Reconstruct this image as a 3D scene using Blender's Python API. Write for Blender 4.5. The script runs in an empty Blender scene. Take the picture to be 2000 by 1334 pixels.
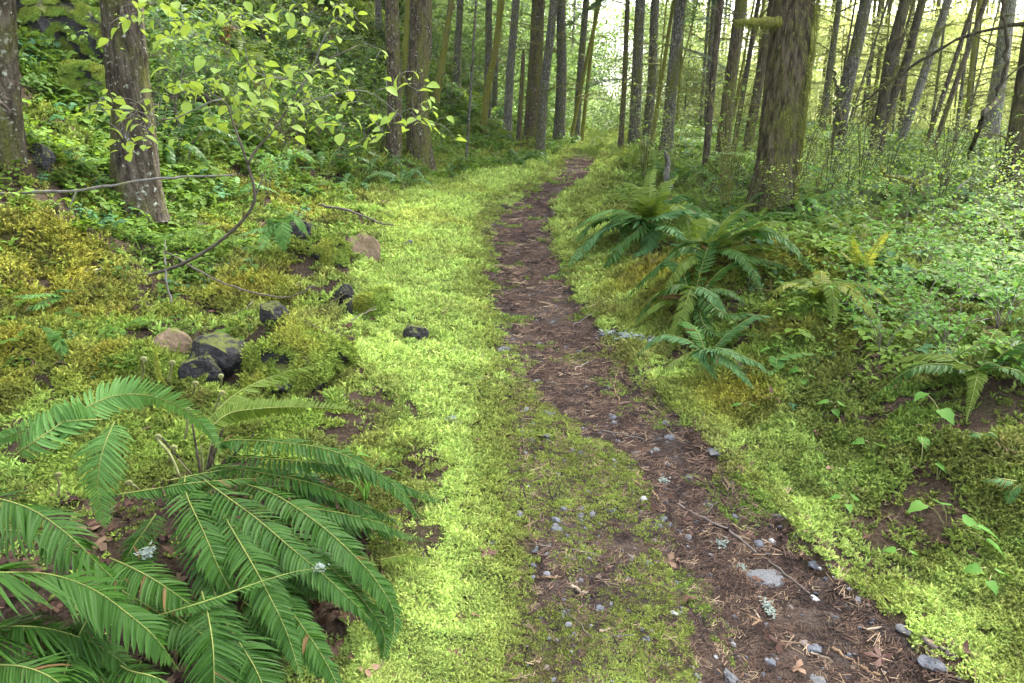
import bpy, math, random
import numpy as np
from mathutils import Vector, Matrix, Euler

R = math.radians
S = bpy.context.scene
COL = S.collection

# ------------------------------------------------------------------ camera, sky, sun, exposure
CAM_H, PITCH, FPX = 1.5, 19.5, 1300.0          # metres, degrees below level, focal length in photo pixels
cam_d = bpy.data.cameras.new('camera')
cam_d.sensor_width = 36.0
cam_d.lens = 36.0 * FPX / 2000.0
cam_d.clip_start = 0.05
cam_d.clip_end = 600.0
cam = bpy.data.objects.new('camera', cam_d)
cam.location = (0, 0, CAM_H)
cam.rotation_euler = (R(90 - PITCH), 0, 0)
COL.objects.link(cam)
S.camera = cam

SUN_EL, SUN_AZ = 52.0, 35.0                     # azimuth from +Y (ahead) towards +X (right)
w = bpy.data.worlds.new('World')
S.world = w
w.use_nodes = True
nt = w.node_tree
sky = nt.nodes.new('ShaderNodeTexSky')
sky.sky_type = 'NISHITA'
sky.sun_disc = False
sky.sun_elevation = R(SUN_EL)
sky.sun_rotation = R(SUN_AZ)
sky.air_density = 1.0
sky.dust_density = 4.0
sky.ozone_density = 0.4
bg = nt.nodes['Background']
shs = nt.nodes.new('ShaderNodeHueSaturation')     # thin overcast: the sky keeps little of its blue
shs.inputs['Saturation'].default_value = 0.4
nt.links.new(sky.outputs[0], shs.inputs['Color'])
nt.links.new(shs.outputs[0], bg.inputs[0])
bg.inputs[1].default_value = 0.065
sun_d = bpy.data.lights.new('sun', 'SUN')
sun_d.energy = 1.5
sun_d.angle = R(11)
sun_d.color = (1.0, 0.95, 0.86)
sun = bpy.data.objects.new('sun', sun_d)
sun.rotation_euler = (R(90 - SUN_EL), 0, R(180 - SUN_AZ))
sun.location = (20, 30, 40)
COL.objects.link(sun)

S.view_settings.view_transform = 'Standard'
S.view_settings.look = 'None'
S.view_settings.gamma = 1.0
S.view_settings.use_curve_mapping = False
S.view_settings.exposure = 4.05
S.render.engine = 'CYCLES'
S.cycles.max_bounces = 6
S.cycles.diffuse_bounces = 4
S.cycles.glossy_bounces = 2
S.cycles.transmission_bounces = 3
S.cycles.transparent_max_bounces = 4
S.cycles.volume_bounces = 1
S.cycles.use_denoising = True
S.cycles.sample_clamp_indirect = 6.0

# ------------------------------------------------------------------ noise
def _hash(ix, iy, seed):
    h = (ix.astype(np.int64) * 374761393 + iy.astype(np.int64) * 668265263 + seed * 2147483647) & 0xFFFFFFFF
    h = ((h ^ (h >> 13)) * 1274126177) & 0xFFFFFFFF
    h = (h ^ (h >> 16)) & 0xFFFFFFFF
    return h / 4294967295.0

def vnoise(x, y, seed=0):
    x = np.asarray(x, float); y = np.asarray(y, float)
    ix = np.floor(x); iy = np.floor(y)
    fx = x - ix; fy = y - iy
    fx = fx * fx * (3 - 2 * fx); fy = fy * fy * (3 - 2 * fy)
    a = _hash(ix, iy, seed); b = _hash(ix + 1, iy, seed)
    c = _hash(ix, iy + 1, seed); d = _hash(ix + 1, iy + 1, seed)
    return (a * (1 - fx) + b * fx) * (1 - fy) + (c * (1 - fx) + d * fx) * fy

def fbm(x, y, octv=4, seed=0):
    s = 0.0; a = 0.5; f = 1.0; t = 0.0
    for o in range(octv):
        s = s + a * vnoise(np.asarray(x) * f + 17.3 * o, np.asarray(y) * f - 9.1 * o, seed + o)
        t += a; a *= 0.5; f *= 2.03
    return s / t

def sstep(a, b, x):
    t = np.clip((np.asarray(x, float) - a) / (b - a), 0, 1)
    return t * t * (3 - 2 * t)

# ------------------------------------------------------------------ the lie of the land
cP, sP = math.cos(R(PITCH)), math.sin(R(PITCH))

def ray(u, v):
    a = (u - 1000.0) / FPX; b = (667.0 - v) / FPX
    return np.array([a, cP + b * sP, -sP + b * cP])

def flat(u, v):
    d = ray(u, v); t = -CAM_H / d[2]
    return d[0] * t, d[1] * t

#        row   bright edge  loose edge  tread left  tread right  bright edge right
ROWS = [(1500, 560, 960, 1420, 2060, 2300),
        (1334, 690, 1010, 1350, 1850, 2060),
        (1200, 770, 1030, 1345, 1710, 1900),
        (1100, 830, 1040, 1320, 1600, 1740),
        (1000, 880, 1010, 1290, 1490, 1620),
        (900, 840, 1010, 1230, 1390, 1500),
        (800, 760, 1000, 1080, 1310, 1400),
        (700, 700, 985, 1010, 1215, 1310),
        (650, 690, 975, 985, 1170, 1275),
        (600, 690, 960, 970, 1135, 1240),
        (520, 735, 955, 965, 1105, 1200),
        (450, 750, 945, 962, 1078, 1180),
        (400, 770, 950, 985, 1078, 1180),
        (350, 900, 1060, 1085, 1152, 1200),
        (310, 1060, 1100, 1110, 1172, 1200),
        (285, 1100, 1125, 1132, 1185, 1210),
        (262, 1120, 1142, 1148, 1200, 1225)]
_T = []
for r in ROWS:
    y = flat(1000, r[0])[1]
    _T.append([y] + [flat(q, r[0])[0] for q in r[1:]])
_T = np.array(_T)
_T = np.vstack([[0.2] + list(_T[0, 1:] - [0.25, 0.1, -0.15, -0.1, -0.1]), _T, [90.0] + list(_T[-1, 1:] + 14)])

def edges(y):
    return [np.interp(y, _T[:, 0], _T[:, k]) for k in range(1, 6)]

MOUNDS = []    # x, y, radius, height: moss-grown lumps of the ground itself

def height(x, y, coarse=False):
    x = np.asarray(x, float); y = np.asarray(y, float)
    bl, wl, cl, cr, br = edges(y)
    a = wl - x; b = x - cr
    z = 0.05 * (fbm(x * 0.35, y * 0.35, 2, 3) - 0.5)
    # left: shelf, lumpy ground, hillside
    z = z + 0.05 * sstep(0.0, 0.8, a)
    rough = sstep(0.5, 1.6, a - 0.3 * sstep(4, 1, y))
    z = z + rough * (0.22 * (np.abs(fbm(x * 1.5, y * 1.5, 4, 11) - 0.5) * 2.2) + 0.10 * fbm(x * 4, y * 4, 2, 15) - 0.08)
    a0 = 2.5 + 0.5 * sstep(5, 2, y) + 0.9 * (fbm(x * 0.0 + 3, y * 0.22, 2, 5) - 0.5)
    k = 0.35
    h = k * np.logaddexp(0, (a - a0) / k)
    z = z + 0.86 * np.minimum(h, 30) + sstep(0.5, 3, h) * 0.7 * (fbm(x * 0.45, y * 0.45, 3, 21) - 0.5)
    # right: bank then easy ground falling away slowly
    zr = 0.24 * sstep(0.15, 1.1, b) * (0.6 + 0.8 * fbm(x * 0.5, y * 0.5, 2, 31))
    zr = zr + sstep(0.25, 0.9, b) * (0.20 * (fbm(x * 1.3, y * 1.3, 4, 41) - 0.45))
    zr = zr - 0.035 * np.maximum(b - 5, 0)
    z = z + np.where(b > 0, zr, 0)
    # trodden dip
    inp = sstep(-0.1, 0.15, x - cl) * sstep(-0.05, 0.15, cr - x)
    z = z - 0.03 * inp
    for (mx, my, mr, mh) in MOUNDS:
        d2 = ((x - mx) ** 2 + (y - my) ** 2) / (mr * mr)
        z = z + mh * np.exp(-d2 * 1.6) * (0.75 + 0.5 * fbm(x * 6, y * 6, 2, 77))
    cush = np.abs(fbm(x * 4.2, y * 4.2, 3, 53) - 0.5) * 2
    z = z + (0.085 * (0.5 - cush) + 0.02 * (fbm(x * 11, y * 11, 2, 51) - 0.5)) * (1 - 0.8 * sstep(-0.05, 0.1, x - wl) * sstep(-0.05, 0.1, cr - x))
    return z

_ts = np.concatenate([np.linspace(0.6, 12, 900), np.linspace(12.02, 120, 1400)])
def at(u, v, h=0.0):
    """the point of the ground (or of a surface h above it) that the sight line through u, v meets"""
    d = ray(u, v)
    X = d[0] * _ts; Y = d[1] * _ts; Z = CAM_H + d[2] * _ts
    below = Z < height(X, Y) + h
    i = int(np.argmax(below)) if below.any() else len(_ts) - 1
    return Vector((X[i], Y[i], Z[i]))

def atY(u, Y):
    z = 0.0; x = 0.0
    for _ in range(6):
        x = (u - 1000.0) / FPX * (Y * cP + (CAM_H - z) * sP)
        z = float(height(x, Y))
    return Vector((x, Y, z))

def onY(u, v, Y):
    d = ray(u, v); t = Y / d[1]
    return Vector((d[0] * t, Y, CAM_H + d[2] * t))

def ground(x, y):
    return float(height(x, y))

def pxsize(p):
    return (p.y * cP + (CAM_H - p.z) * sP) / FPX       # metres per photo pixel at point p

for (u, v, rpx, hpx) in [(640, 515, 70, 55), (560, 735, 120, 75), (735, 610, 80, 36), (640, 800, 70, 25), (60, 730, 150, 60),
                         (230, 740, 110, 40), (110, 480, 120, 40), (830, 612, 90, 18), (440, 520, 120, 30),
                         (1500, 560, 190, 62), (1560, 660, 150, 50), (1330, 590, 90, 30), (1950, 760, 120, 70), (1420, 520, 120, 45),
                         (1700, 560, 140, 40), (60, 330, 130, 60), (1440, 375, 70, 50), (1980, 690, 90, 60), (262, 400, 75, 22), (1500, 428, 75, 18), (795, 325, 70, 18), (1410, 345, 50, 18), (1060, 297, 40, 12)]:
    p = at(u, v); s = pxsize(p)
    MOUNDS.append((p.x, p.y, rpx * s, hpx * s))
GOLDS = [MOUNDS[k] for k in (4, 5, 9, 11, 13)] + [(q_.x, q_.y, r_ * pxsize(q_), 0) for q_, r_ in ((at(1300, 530), 120), (at(1590, 640), 110), (at(1440, 770), 110), (at(1700, 520), 120), (at(480, 560), 110), (at(100, 520), 130))]

# ------------------------------------------------------------------ mesh helpers
class MB:
    def __init__(self):
        self.v = []; self.f = []; self.m = []; self.n = 0; self.vary = []
    def add(self, verts, faces, mi=0):
        self.v.extend([tuple(q) for q in verts])
        n = self.n
        self.f.extend([tuple(i + n for i in f) for f in faces])
        self.m.extend([mi] * len(faces))
        self.n += len(verts)
    def tube(self, pts, rad, seg=6, mi=0, cap=True):
        pts = [Vector(p) for p in pts]
        vs = []; up = Vector((0.31, 0.21, 0.93)).normalized()
        for i, p in enumerate(pts):
            t = (pts[min(i + 1, len(pts) - 1)] - pts[max(i - 1, 0)]).normalized()
            s = t.cross(up)
            if s.length < 0.05: s = t.cross(Vector((1, 0, 0)))
            s.normalize(); q = s.cross(t)
            r = rad[i] if hasattr(rad, '__len__') else rad
            for k in range(seg):
                a = 2 * math.pi * k / seg
                vs.append(p + (s * math.cos(a) + q * math.sin(a)) * r)
        fs = []
        for i in range(len(pts) - 1):
            for k in range(seg):
                k2 = (k + 1) % seg
                fs.append((i * seg + k, i * seg + k2, (i + 1) * seg + k2, (i + 1) * seg + k))
        if cap:
            fs.append(tuple(range(seg - 1, -1, -1)))
            fs.append(tuple((len(pts) - 1) * seg + k for k in range(seg)))
        self.add(vs, fs, mi)
    def mesh(self, name, mats, smooth=True):
        me = bpy.data.meshes.new(name)
        me.from_pydata(self.v, [], self.f)
        for m in (mats if isinstance(mats, (list, tuple)) else [mats]): me.materials.append(m)
        me.polygons.foreach_set('material_index', self.m)
        if self.vary:
            a_ = me.attributes.new('vary', 'FLOAT', 'FACE'); a_.data.foreach_set('value', (self.vary + [.5] * len(self.f))[:len(self.f)])
        if smooth: me.polygons.foreach_set('use_smooth', [True] * len(self.f))
        me.update()
        return me
    def obj(self, name, mats, parent=None, smooth=True):
        return link(name, self.mesh(name, mats, smooth), parent)

def link(name, me, parent=None, loc=None, rot=None, scl=None):
    o = bpy.data.objects.new(name, me)
    COL.objects.link(o)
    if parent is not None: o.parent = parent
    if loc is not None: o.location = loc
    if rot is not None: o.rotation_euler = rot
    if scl is not None: o.scale = scl if hasattr(scl, '__len__') else (scl,) * 3
    return o

def quick_mesh(name, V, F, mats, smooth=False):
    """V: (n,3) array, F: (m,k) array of equal faces"""
    me = bpy.data.meshes.new(name)
    n, k = F.shape
    me.vertices.add(len(V)); me.vertices.foreach_set('co', np.asarray(V, np.float32).ravel())
    me.loops.add(n * k); me.loops.foreach_set('vertex_index', F.astype(np.int32).ravel())
    me.polygons.add(n)
    me.polygons.foreach_set('loop_start', np.arange(0, n * k, k, dtype=np.int32))
    me.polygons.foreach_set('loop_total', np.full(n, k, np.int32))
    if smooth: me.polygons.foreach_set('use_smooth', np.ones(n, bool))
    for m in (mats if isinstance(mats, (list, tuple)) else [mats]): me.materials.append(m)
    me.update(calc_edges=True); me.validate()
    return me

def tag(o, label=None, cat=None, group=None, kind=None):
    if label: o['label'] = label
    if cat: o['category'] = cat
    if group: o['group'] = group
    if kind: o['kind'] = kind
    return o

def thing(name, label, cat, loc=(0, 0, 0), rz=0.0, group=None):
    o = bpy.data.objects.new(name, None)
    o.empty_display_size = 0.1
    COL.objects.link(o)
    o.location = loc; o.rotation_euler = (0, 0, rz)
    return tag(o, label, cat, group)

def copy_tree(o, parent=None):
    c = o.copy(); COL.objects.link(c)
    if parent is not None: c.parent = parent
    for ch in list(o.children): copy_tree(ch, c)
    return c

def catmull(P, n):
    P = [Vector(p) for p in P]
    P = [P[0] * 2 - P[1]] + P + [P[-1] * 2 - P[-2]]
    out = []; segs = len(P) - 3
    for i in range(n):
        t = i / (n - 1) * segs
        j = min(int(t), segs - 1); f = t - j
        a, b, c, d = P[j:j + 4]
        out.append(0.5 * ((2 * b) + (c - a) * f + (2 * a - 5 * b + 4 * c - d) * f * f + (3 * b - a - 3 * c + d) * f ** 3))
    return out

# ------------------------------------------------------------------ materials
def nodes(name):
    m = bpy.data.materials.new(name); m.use_nodes = True
    t = m.node_tree
    for q in list(t.nodes): t.nodes.remove(q)
    out = t.nodes.new('ShaderNodeOutputMaterial')
    return m, t, out

def N(t, kind, **kw):
    q = t.nodes.new(kind)
    for k, v in kw.items(): setattr(q, k, v)
    return q

def ramp(t, stops):
    r = t.nodes.new('ShaderNodeValToRGB')
    e = r.color_ramp.elements
    while len(e) > 1: e.remove(e[-1])
    e[0].position = stops[0][0]; e[0].color = (*stops[0][1], 1)
    for p, c in stops[1:]:
        q = e.new(p); q.color = (*c, 1)
    return r

def leaf_mat(name, col, col2, trans=0.35, rough=0.5, spec=0.35, inst=False, tcol=None, noise_scale=3.0, vary=False):
    """leaf: colour differs from leaf to leaf, lets light through"""
    m, t, out = nodes(name)
    if inst:
        at_ = N(t, 'ShaderNodeAttribute', attribute_type='INSTANCER', attribute_name='tint')
        base = at_.outputs['Color']
        geo = N(t, 'ShaderNodeNewGeometry')
        hsv = N(t, 'ShaderNodeHueSaturation')
        mr = N(t, 'ShaderNodeMapRange'); mr.inputs['To Min'].default_value = 0.75; mr.inputs['To Max'].default_value = 1.25
        t.links.new(geo.outputs['Random Per Island'], mr.inputs['Value'])
        t.links.new(mr.outputs[0], hsv.inputs['Value'])
        t.links.new(base, hsv.inputs['Color'])
        base = hsv.outputs[0]
    else:
        geo = N(t, 'ShaderNodeNewGeometry')
        oi = N(t, 'ShaderNodeObjectInfo')
        ad = N(t, 'ShaderNodeMath', operation='ADD')
        fr = N(t, 'ShaderNodeMath', operation='FRACT')
        if vary:
            va = N(t, 'ShaderNodeAttribute', attribute_name='vary')
            t.links.new(va.outputs['Fac'], ad.inputs[0])
            h_ = N(t, 'ShaderNodeMath', operation='MULTIPLY'); h_.inputs[1].default_value = 0.4
            t.links.new(oi.outputs['Random'], h_.inputs[0]); t.links.new(h_.outputs[0], ad.inputs[1])
            ad.operation = 'ADD'; fr.operation = 'MULTIPLY'; fr.inputs[1].default_value = 0.72
        else:
            t.links.new(geo.outputs['Random Per Island'], ad.inputs[0]); t.links.new(oi.outputs['Random'], ad.inputs[1])
        t.links.new(ad.outputs[0], fr.inputs[0])
        tc = N(t, 'ShaderNodeTexCoord')
        no = N(t, 'ShaderNodeTexNoise'); no.inputs['Scale'].default_value = noise_scale; no.inputs['Detail'].default_value = 3
        t.links.new(tc.outputs['Object'], no.inputs['Vector'])
        mx0 = N(t, 'ShaderNodeMath', operation='MULTIPLY_ADD'); mx0.inputs[1].default_value = 0.55
        t.links.new(fr.outputs[0], mx0.inputs[0])
        mm = N(t, 'ShaderNodeMath', operation='MULTIPLY'); mm.inputs[1].default_value = 0.45
        t.links.new(no.outputs[0], mm.inputs[0]); t.links.new(mm.outputs[0], mx0.inputs[2])
        mx = N(t, 'ShaderNodeMix', data_type='RGBA')
        mx.inputs['A'].default_value = (*col, 1); mx.inputs['B'].default_value = (*col2, 1)
        t.links.new(mx0.outputs[0], mx.inputs['Factor'])
        base = mx.outputs['Result']
        if vary:        # now and then a leaflet has gone brown
            gt = N(t, 'ShaderNodeMath', operation='GREATER_THAN'); gt.inputs[1].default_value = 0.992
            t.links.new(va.outputs['Fac'], gt.inputs[0])
            mb = N(t, 'ShaderNodeMix', data_type='RGBA'); mb.inputs['B'].default_value = (0.16, 0.10, 0.035, 1)
            t.links.new(gt.outputs[0], mb.inputs['Factor']); t.links.new(base, mb.inputs['A']); base = mb.outputs['Result']
    p = N(t, 'ShaderNodeBsdfPrincipled')
    p.inputs['Roughness'].default_value = rough
    p.inputs['Specular IOR Level'].default_value = spec
    t.links.new(base, p.inputs['Base Color'])
    tr = N(t, 'ShaderNodeBsdfTranslucent')
    hs = N(t, 'ShaderNodeHueSaturation'); hs.inputs['Hue'].default_value = 0.485; hs.inputs['Value'].default_value = 1.35; hs.inputs['Saturation'].default_value = 1.05
    t.links.new(base, hs.inputs['Color']); t.links.new(hs.outputs[0], tr.inputs['Color'])
    ms = N(t, 'ShaderNodeMixShader'); ms.inputs[0].default_value = trans
    t.links.new(p.outputs[0], ms.inputs[1]); t.links.new(tr.outputs[0], ms.inputs[2])
    t.links.new(ms.outputs[0], out.inputs[0])
    return m

def bark_mat(name, dark, light, moss_col, moss, scale=1.0, bump=0.6, lichen=0.0):
    m, t, out = nodes(name)
    tc = N(t, 'ShaderNodeTexCoord'); oi = N(t, 'ShaderNodeObjectInfo')
    addv = N(t, 'ShaderNodeVectorMath', operation='ADD')
    sc = N(t, 'ShaderNodeVectorMath', operation='SCALE'); sc.inputs['Scale'].default_value = 30
    cmb = N(t, 'ShaderNodeCombineXYZ')
    t.links.new(oi.outputs['Random'], cmb.inputs[0]); t.links.new(oi.outputs['Random'], cmb.inputs[1]); t.links.new(cmb.outputs[0], sc.inputs[0])
    t.links.new(tc.outputs['Object'], addv.inputs[0]); t.links.new(sc.outputs[0], addv.inputs[1])
    mp = N(t, 'ShaderNodeMapping'); mp.inputs['Scale'].default_value = (22 * scale, 22 * scale, 4.5 * scale)
    t.links.new(addv.outputs[0], mp.inputs[0])
    n1 = N(t, 'ShaderNodeTexNoise'); n1.inputs['Scale'].default_value = 1.0; n1.inputs['Detail'].default_value = 6; n1.inputs['Roughness'].default_value = 0.65
    t.links.new(mp.outputs[0], n1.inputs['Vector'])
    vo = N(t, 'ShaderNodeTexVoronoi', feature='DISTANCE_TO_EDGE'); vo.inputs['Scale'].default_value = 0.8
    t.links.new(mp.outputs[0], vo.inputs['Vector'])
    r1 = ramp(t, [(0.28, tuple(c * 0.45 for c in dark)), (0.42, dark), (0.6, light), (0.8, tuple(min(1, c * 1.25) for c in light))])
    t.links.new(n1.outputs[0], r1.inputs[0])
    rv = ramp(t, [(0.0, (0.45, 0.42, 0.4)), (0.12, (1, 1, 1))])
    t.links.new(vo.outputs['Distance'], rv.inputs[0])
    mu = N(t, 'ShaderNodeMix', data_type='RGBA', blend_type='MULTIPLY'); mu.inputs['Factor'].default_value = 0.85
    t.links.new(r1.outputs[0], mu.inputs['A']); t.links.new(rv.outputs[0], mu.inputs['B'])
    col = mu.outputs['Result']
    if lichen > 0:
        nl = N(t, 'ShaderNodeTexNoise'); nl.inputs['Scale'].default_value = 26; nl.inputs['Detail'].default_value = 4
        t.links.new(addv.outputs[0], nl.inputs['Vector'])
        rl = ramp(t, [(0.62 - 0.08 * lichen, (0, 0, 0)), (0.70, (1, 1, 1))])
        t.links.new(nl.outputs[0], rl.inputs[0])
        ml = N(t, 'ShaderNodeMix', data_type='RGBA'); ml.inputs['B'].default_value = (0.34, 0.36, 0.30, 1)
        t.links.new(rl.outputs[0], ml.inputs['Factor']); t.links.new(col, ml.inputs['A']); col = ml.outputs['Result']
    n2 = N(t, 'ShaderNodeTexNoise'); n2.inputs['Scale'].default_value = 1.7; n2.inputs['Detail'].default_value = 7; n2.inputs['Roughness'].default_value = 0.7
    mp2 = N(t, 'ShaderNodeMapping'); mp2.inputs['Scale'].default_value = (2.2, 2.2, 0.8)
    t.links.new(addv.outputs[0], mp2.inputs[0]); t.links.new(mp2.outputs[0], n2.inputs['Vector'])
    lo = 0.72 - 0.5 * moss
    r2 = ramp(t, [(lo, (0, 0, 0)), (lo + 0.16, (1, 1, 1))])
    t.links.new(n2.outputs[0], r2.inputs[0])
    n3 = N(t, 'ShaderNodeTexNoise'); n3.inputs['Scale'].default_value = 60; n3.inputs['Detail'].default_value = 3
    t.links.new(addv.outputs[0], n3.inputs['Vector'])
    r3 = ramp(t, [(0.3, tuple(c * 0.5 for c in moss_col)), (0.7, tuple(c * 1.5 for c in moss_col))])
    t.links.new(n3.outputs[0], r3.inputs[0])
    mx = N(t, 'ShaderNodeMix', data_type='RGBA')
    t.links.new(r2.outputs[0], mx.inputs['Factor']); t.links.new(col, mx.inputs['A']); t.links.new(r3.outputs[0], mx.inputs['B'])
    p = N(t, 'ShaderNodeBsdfPrincipled'); p.inputs['Roughness'].default_value = 0.92; p.inputs['Specular IOR Level'].default_value = 0.15
    t.links.new(mx.outputs['Result'], p.inputs['Base Color'])
    hsum = N(t, 'ShaderNodeMath', operation='MULTIPLY_ADD'); hsum.inputs[1].default_value = 0.5
    t.links.new(n3.outputs[0], hsum.inputs[0]); t.links.new(n1.outputs[0], hsum.inputs[2])
    bp = N(t, 'ShaderNodeBump'); bp.inputs['Strength'].default_value = bump; bp.inputs['Distance'].default_value = 0.03
    t.links.new(hsum.outputs[0], bp.inputs['Height']); t.links.new(bp.outputs[0], p.inputs['Normal'])
    t.links.new(p.outputs[0], out.inputs[0])
    return m

def plain_mat(name, stops, scale=8, rough=0.85, bump=0.3, spec=0.2, stretch=(1, 1, 1), detail=5, dist=0.01, inst=False, mossy=0.0):
    m, t, out = nodes(name)
    tc = N(t, 'ShaderNodeTexCoord'); oi = N(t, 'ShaderNodeObjectInfo')
    mp = N(t, 'ShaderNodeMapping'); mp.inputs['Scale'].default_value = stretch
    t.links.new(tc.outputs['Object'], mp.inputs[0])
    cmb = N(t, 'ShaderNodeVectorMath', operation='SCALE'); cmb.inputs['Scale'].default_value = 7.0
    cx = N(t, 'ShaderNodeCombineXYZ'); t.links.new(oi.outputs['Random'], cx.inputs[0]); t.links.new(oi.outputs['Random'], cx.inputs[2])
    t.links.new(cx.outputs[0], cmb.inputs[0]); t.links.new(cmb.outputs[0], mp.inputs['Location'])
    no = N(t, 'ShaderNodeTexNoise'); no.inputs['Scale'].default_value = scale; no.inputs['Detail'].default_value = detail; no.inputs['Roughness'].default_value = 0.65
    t.links.new(mp.outputs[0], no.inputs['Vector'])
    r = ramp(t, stops); t.links.new(no.outputs[0], r.inputs[0])
    col = r.outputs[0]
    if inst:
        a_ = N(t, 'ShaderNodeAttribute', attribute_type='INSTANCER', attribute_name='tint')
        mu = N(t, 'ShaderNodeMix', data_type='RGBA', blend_type='MULTIPLY'); mu.inputs['Factor'].default_value = 1.0
        t.links.new(a_.outputs['Color'], mu.inputs['A']); t.links.new(col, mu.inputs['B']); col = mu.outputs['Result']
    if mossy > 0:       # moss and lichen settle on what faces up
        ge = N(t, 'ShaderNodeNewGeometry'); sx_ = N(t, 'ShaderNodeSeparateXYZ'); t.links.new(ge.outputs['Normal'], sx_.inputs[0])
        nm_ = N(t, 'ShaderNodeTexNoise'); nm_.inputs['Scale'].default_value = 3.5; nm_.inputs['Detail'].default_value = 6; t.links.new(mp.outputs[0], nm_.inputs['Vector'])
        sm = N(t, 'ShaderNodeMath', operation='MULTIPLY_ADD'); sm.inputs[1].default_value = 0.35; t.links.new(sx_.outputs[2], sm.inputs[0]); t.links.new(nm_.outputs[0], sm.inputs[2])
        rm = ramp(t, [(0.80 - mossy * .3, (0, 0, 0)), (0.90 - mossy * .3, (1, 1, 1))]); t.links.new(sm.outputs[0], rm.inputs[0])
        xm = N(t, 'ShaderNodeMix', data_type='RGBA'); xm.inputs['B'].default_value = (0.15, 0.17, 0.04, 1)
        t.links.new(rm.outputs[0], xm.inputs['Factor']); t.links.new(col, xm.inputs['A']); col = xm.outputs['Result']
    p = N(t, 'ShaderNodeBsdfPrincipled'); p.inputs['Roughness'].default_value = rough; p.inputs['Specular IOR Level'].default_value = spec
    t.links.new(col, p.inputs['Base Color'])
    bp = N(t, 'ShaderNodeBump'); bp.inputs['Strength'].default_value = bump; bp.inputs['Distance'].default_value = dist
    t.links.new(no.outputs[0], bp.inputs['Height']); t.links.new(bp.outputs[0], p.inputs['Normal'])
    t.links.new(p.outputs[0], out.inputs[0])
    return m

M = {}
M['bark_big'] = bark_mat('bark_big', (0.048, 0.038, 0.027), (0.118, 0.098, 0.074), (0.080, 0.085, 0.020), 0.50, 1.0, 0.9, 0.35)
M['bark_mossy'] = bark_mat('bark_mossy', (0.048, 0.038, 0.025), (0.122, 0.10, 0.068), (0.100, 0.105, 0.025), 0.50, 1.0, 0.8)
M['bark_grey'] = bark_mat('bark_grey', (0.055, 0.050, 0.042), (0.145, 0.134, 0.115), (0.090, 0.098, 0.024), 0.46, 1.4, 0.7, 0.6)
M['bark_brown'] = bark_mat('bark_brown', (0.054, 0.040, 0.028), (0.125, 0.098, 0.070), (0.10, 0.105, 0.024), 0.50, 1.2, 0.6, 0.2)
M['bark_olive'] = bark_mat('bark_olive', (0.08, 0.07, 0.04), (0.16, 0.15, 0.08), (0.15, 0.15, 0.03), 0.80, 1.3, 0.6)
M['bark_dark'] = bark_mat('bark_dark', (0.045, 0.037, 0.028), (0.10, 0.085, 0.06), (0.08, 0.085, 0.02), 0.42, 1.4, 0.6)
M['bark_pale'] = bark_mat('bark_pale', (0.095, 0.088, 0.076), (0.21, 0.20, 0.175), (0.12, 0.125, 0.035), 0.34, 1.4, 0.5, 0.8)
M['twig'] = plain_mat('twig', [(0.3, (0.07, 0.055, 0.045)), (0.7, (0.19, 0.16, 0.14))], 14, 0.85, 0.3)
M['twig_mossy'] = plain_mat('twig_mossy', [(0.35, (0.09, 0.085, 0.03)), (0.65, (0.19, 0.19, 0.05))], 9, 0.95, 0.4)
M['twig_grey'] = plain_mat('twig_grey', [(0.3, (0.075, 0.068, 0.06)), (0.5, (0.19, 0.18, 0.17)), (0.66, (0.13, 0.14, 0.035))], 9, 0.9, 0.4)
M['rachis'] = plain_mat('rachis', [(0.3, (0.13, 0.17, 0.04)), (0.7, (0.25, 0.27, 0.075))], 10, 0.6, 0.1)
M['fern'] = leaf_mat('fern', (0.019, 0.062, 0.009), (0.054, 0.140, 0.016), 0.30, 0.46, 0.2, vary=True)
M['fern_pale'] = leaf_mat('fern_pale', (0.085, 0.20, 0.045), (0.125, 0.26, 0.06), 0.30, 0.5, 0.2, vary=True)
M['fern_blue'] = leaf_mat('fern_blue', (0.05, 0.135, 0.04), (0.085, 0.19, 0.055), 0.25, 0.5, 0.2, vary=True)
M['fern_olive'] = leaf_mat('fern_olive', (0.09, 0.15, 0.02), (0.15, 0.22, 0.03), 0.4, 0.5, 0.2, vary=True)
M['fern_yellow'] = leaf_mat('fern_yellow', (0.20, 0.24, 0.035), (0.27, 0.30, 0.05), 0.45, 0.5, 0.3, vary=True)
M['fern_dead'] = leaf_mat('fern_dead', (0.12, 0.065, 0.03), (0.20, 0.11, 0.05), 0.25, 0.7, 0.2, vary=True)
M['fiddle'] = plain_mat('fiddle', [(0.3, (0.17, 0.17, 0.06)), (0.7, (0.30, 0.31, 0.14))], 30, 0.8, 0.2)
M['lime_leaf'] = leaf_mat('lime_leaf', (0.24, 0.38, 0.05), (0.36, 0.48, 0.09), 0.45, 0.45, 0.35, noise_scale=9)
M['shrub_leaf'] = leaf_mat('shrub_leaf', (0.10, 0.20, 0.030), (0.20, 0.32, 0.05), 0.45, 0.5, 0.3)
M['herb_leaf'] = leaf_mat('herb_leaf', (0.07, 0.19, 0.030), (0.14, 0.29, 0.05), 0.38, 0.6, 0.15)
M['far_leaf'] = leaf_mat('far_leaf', (0.18, 0.25, 0.045), (0.32, 0.37, 0.08), 0.5, 0.6, 0.2)
M['needles'] = leaf_mat('needles', (0.035, 0.085, 0.040), (0.07, 0.13, 0.06), 0.25, 0.6, 0.25)
M['moss_i'] = leaf_mat('moss_i', None, None, 0.14, 0.8, 0.1, inst=True)
M['leaf_i'] = leaf_mat('leaf_i', None, None, 0.42, 0.6, 0.15, inst=True)
M['litter_i'] = plain_mat('litter_i', [(0.3, (0.7, 0.7, 0.7)), (0.7, (1.2, 1.2, 1.2))], 30, 0.85, 0.1, inst=True)
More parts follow.
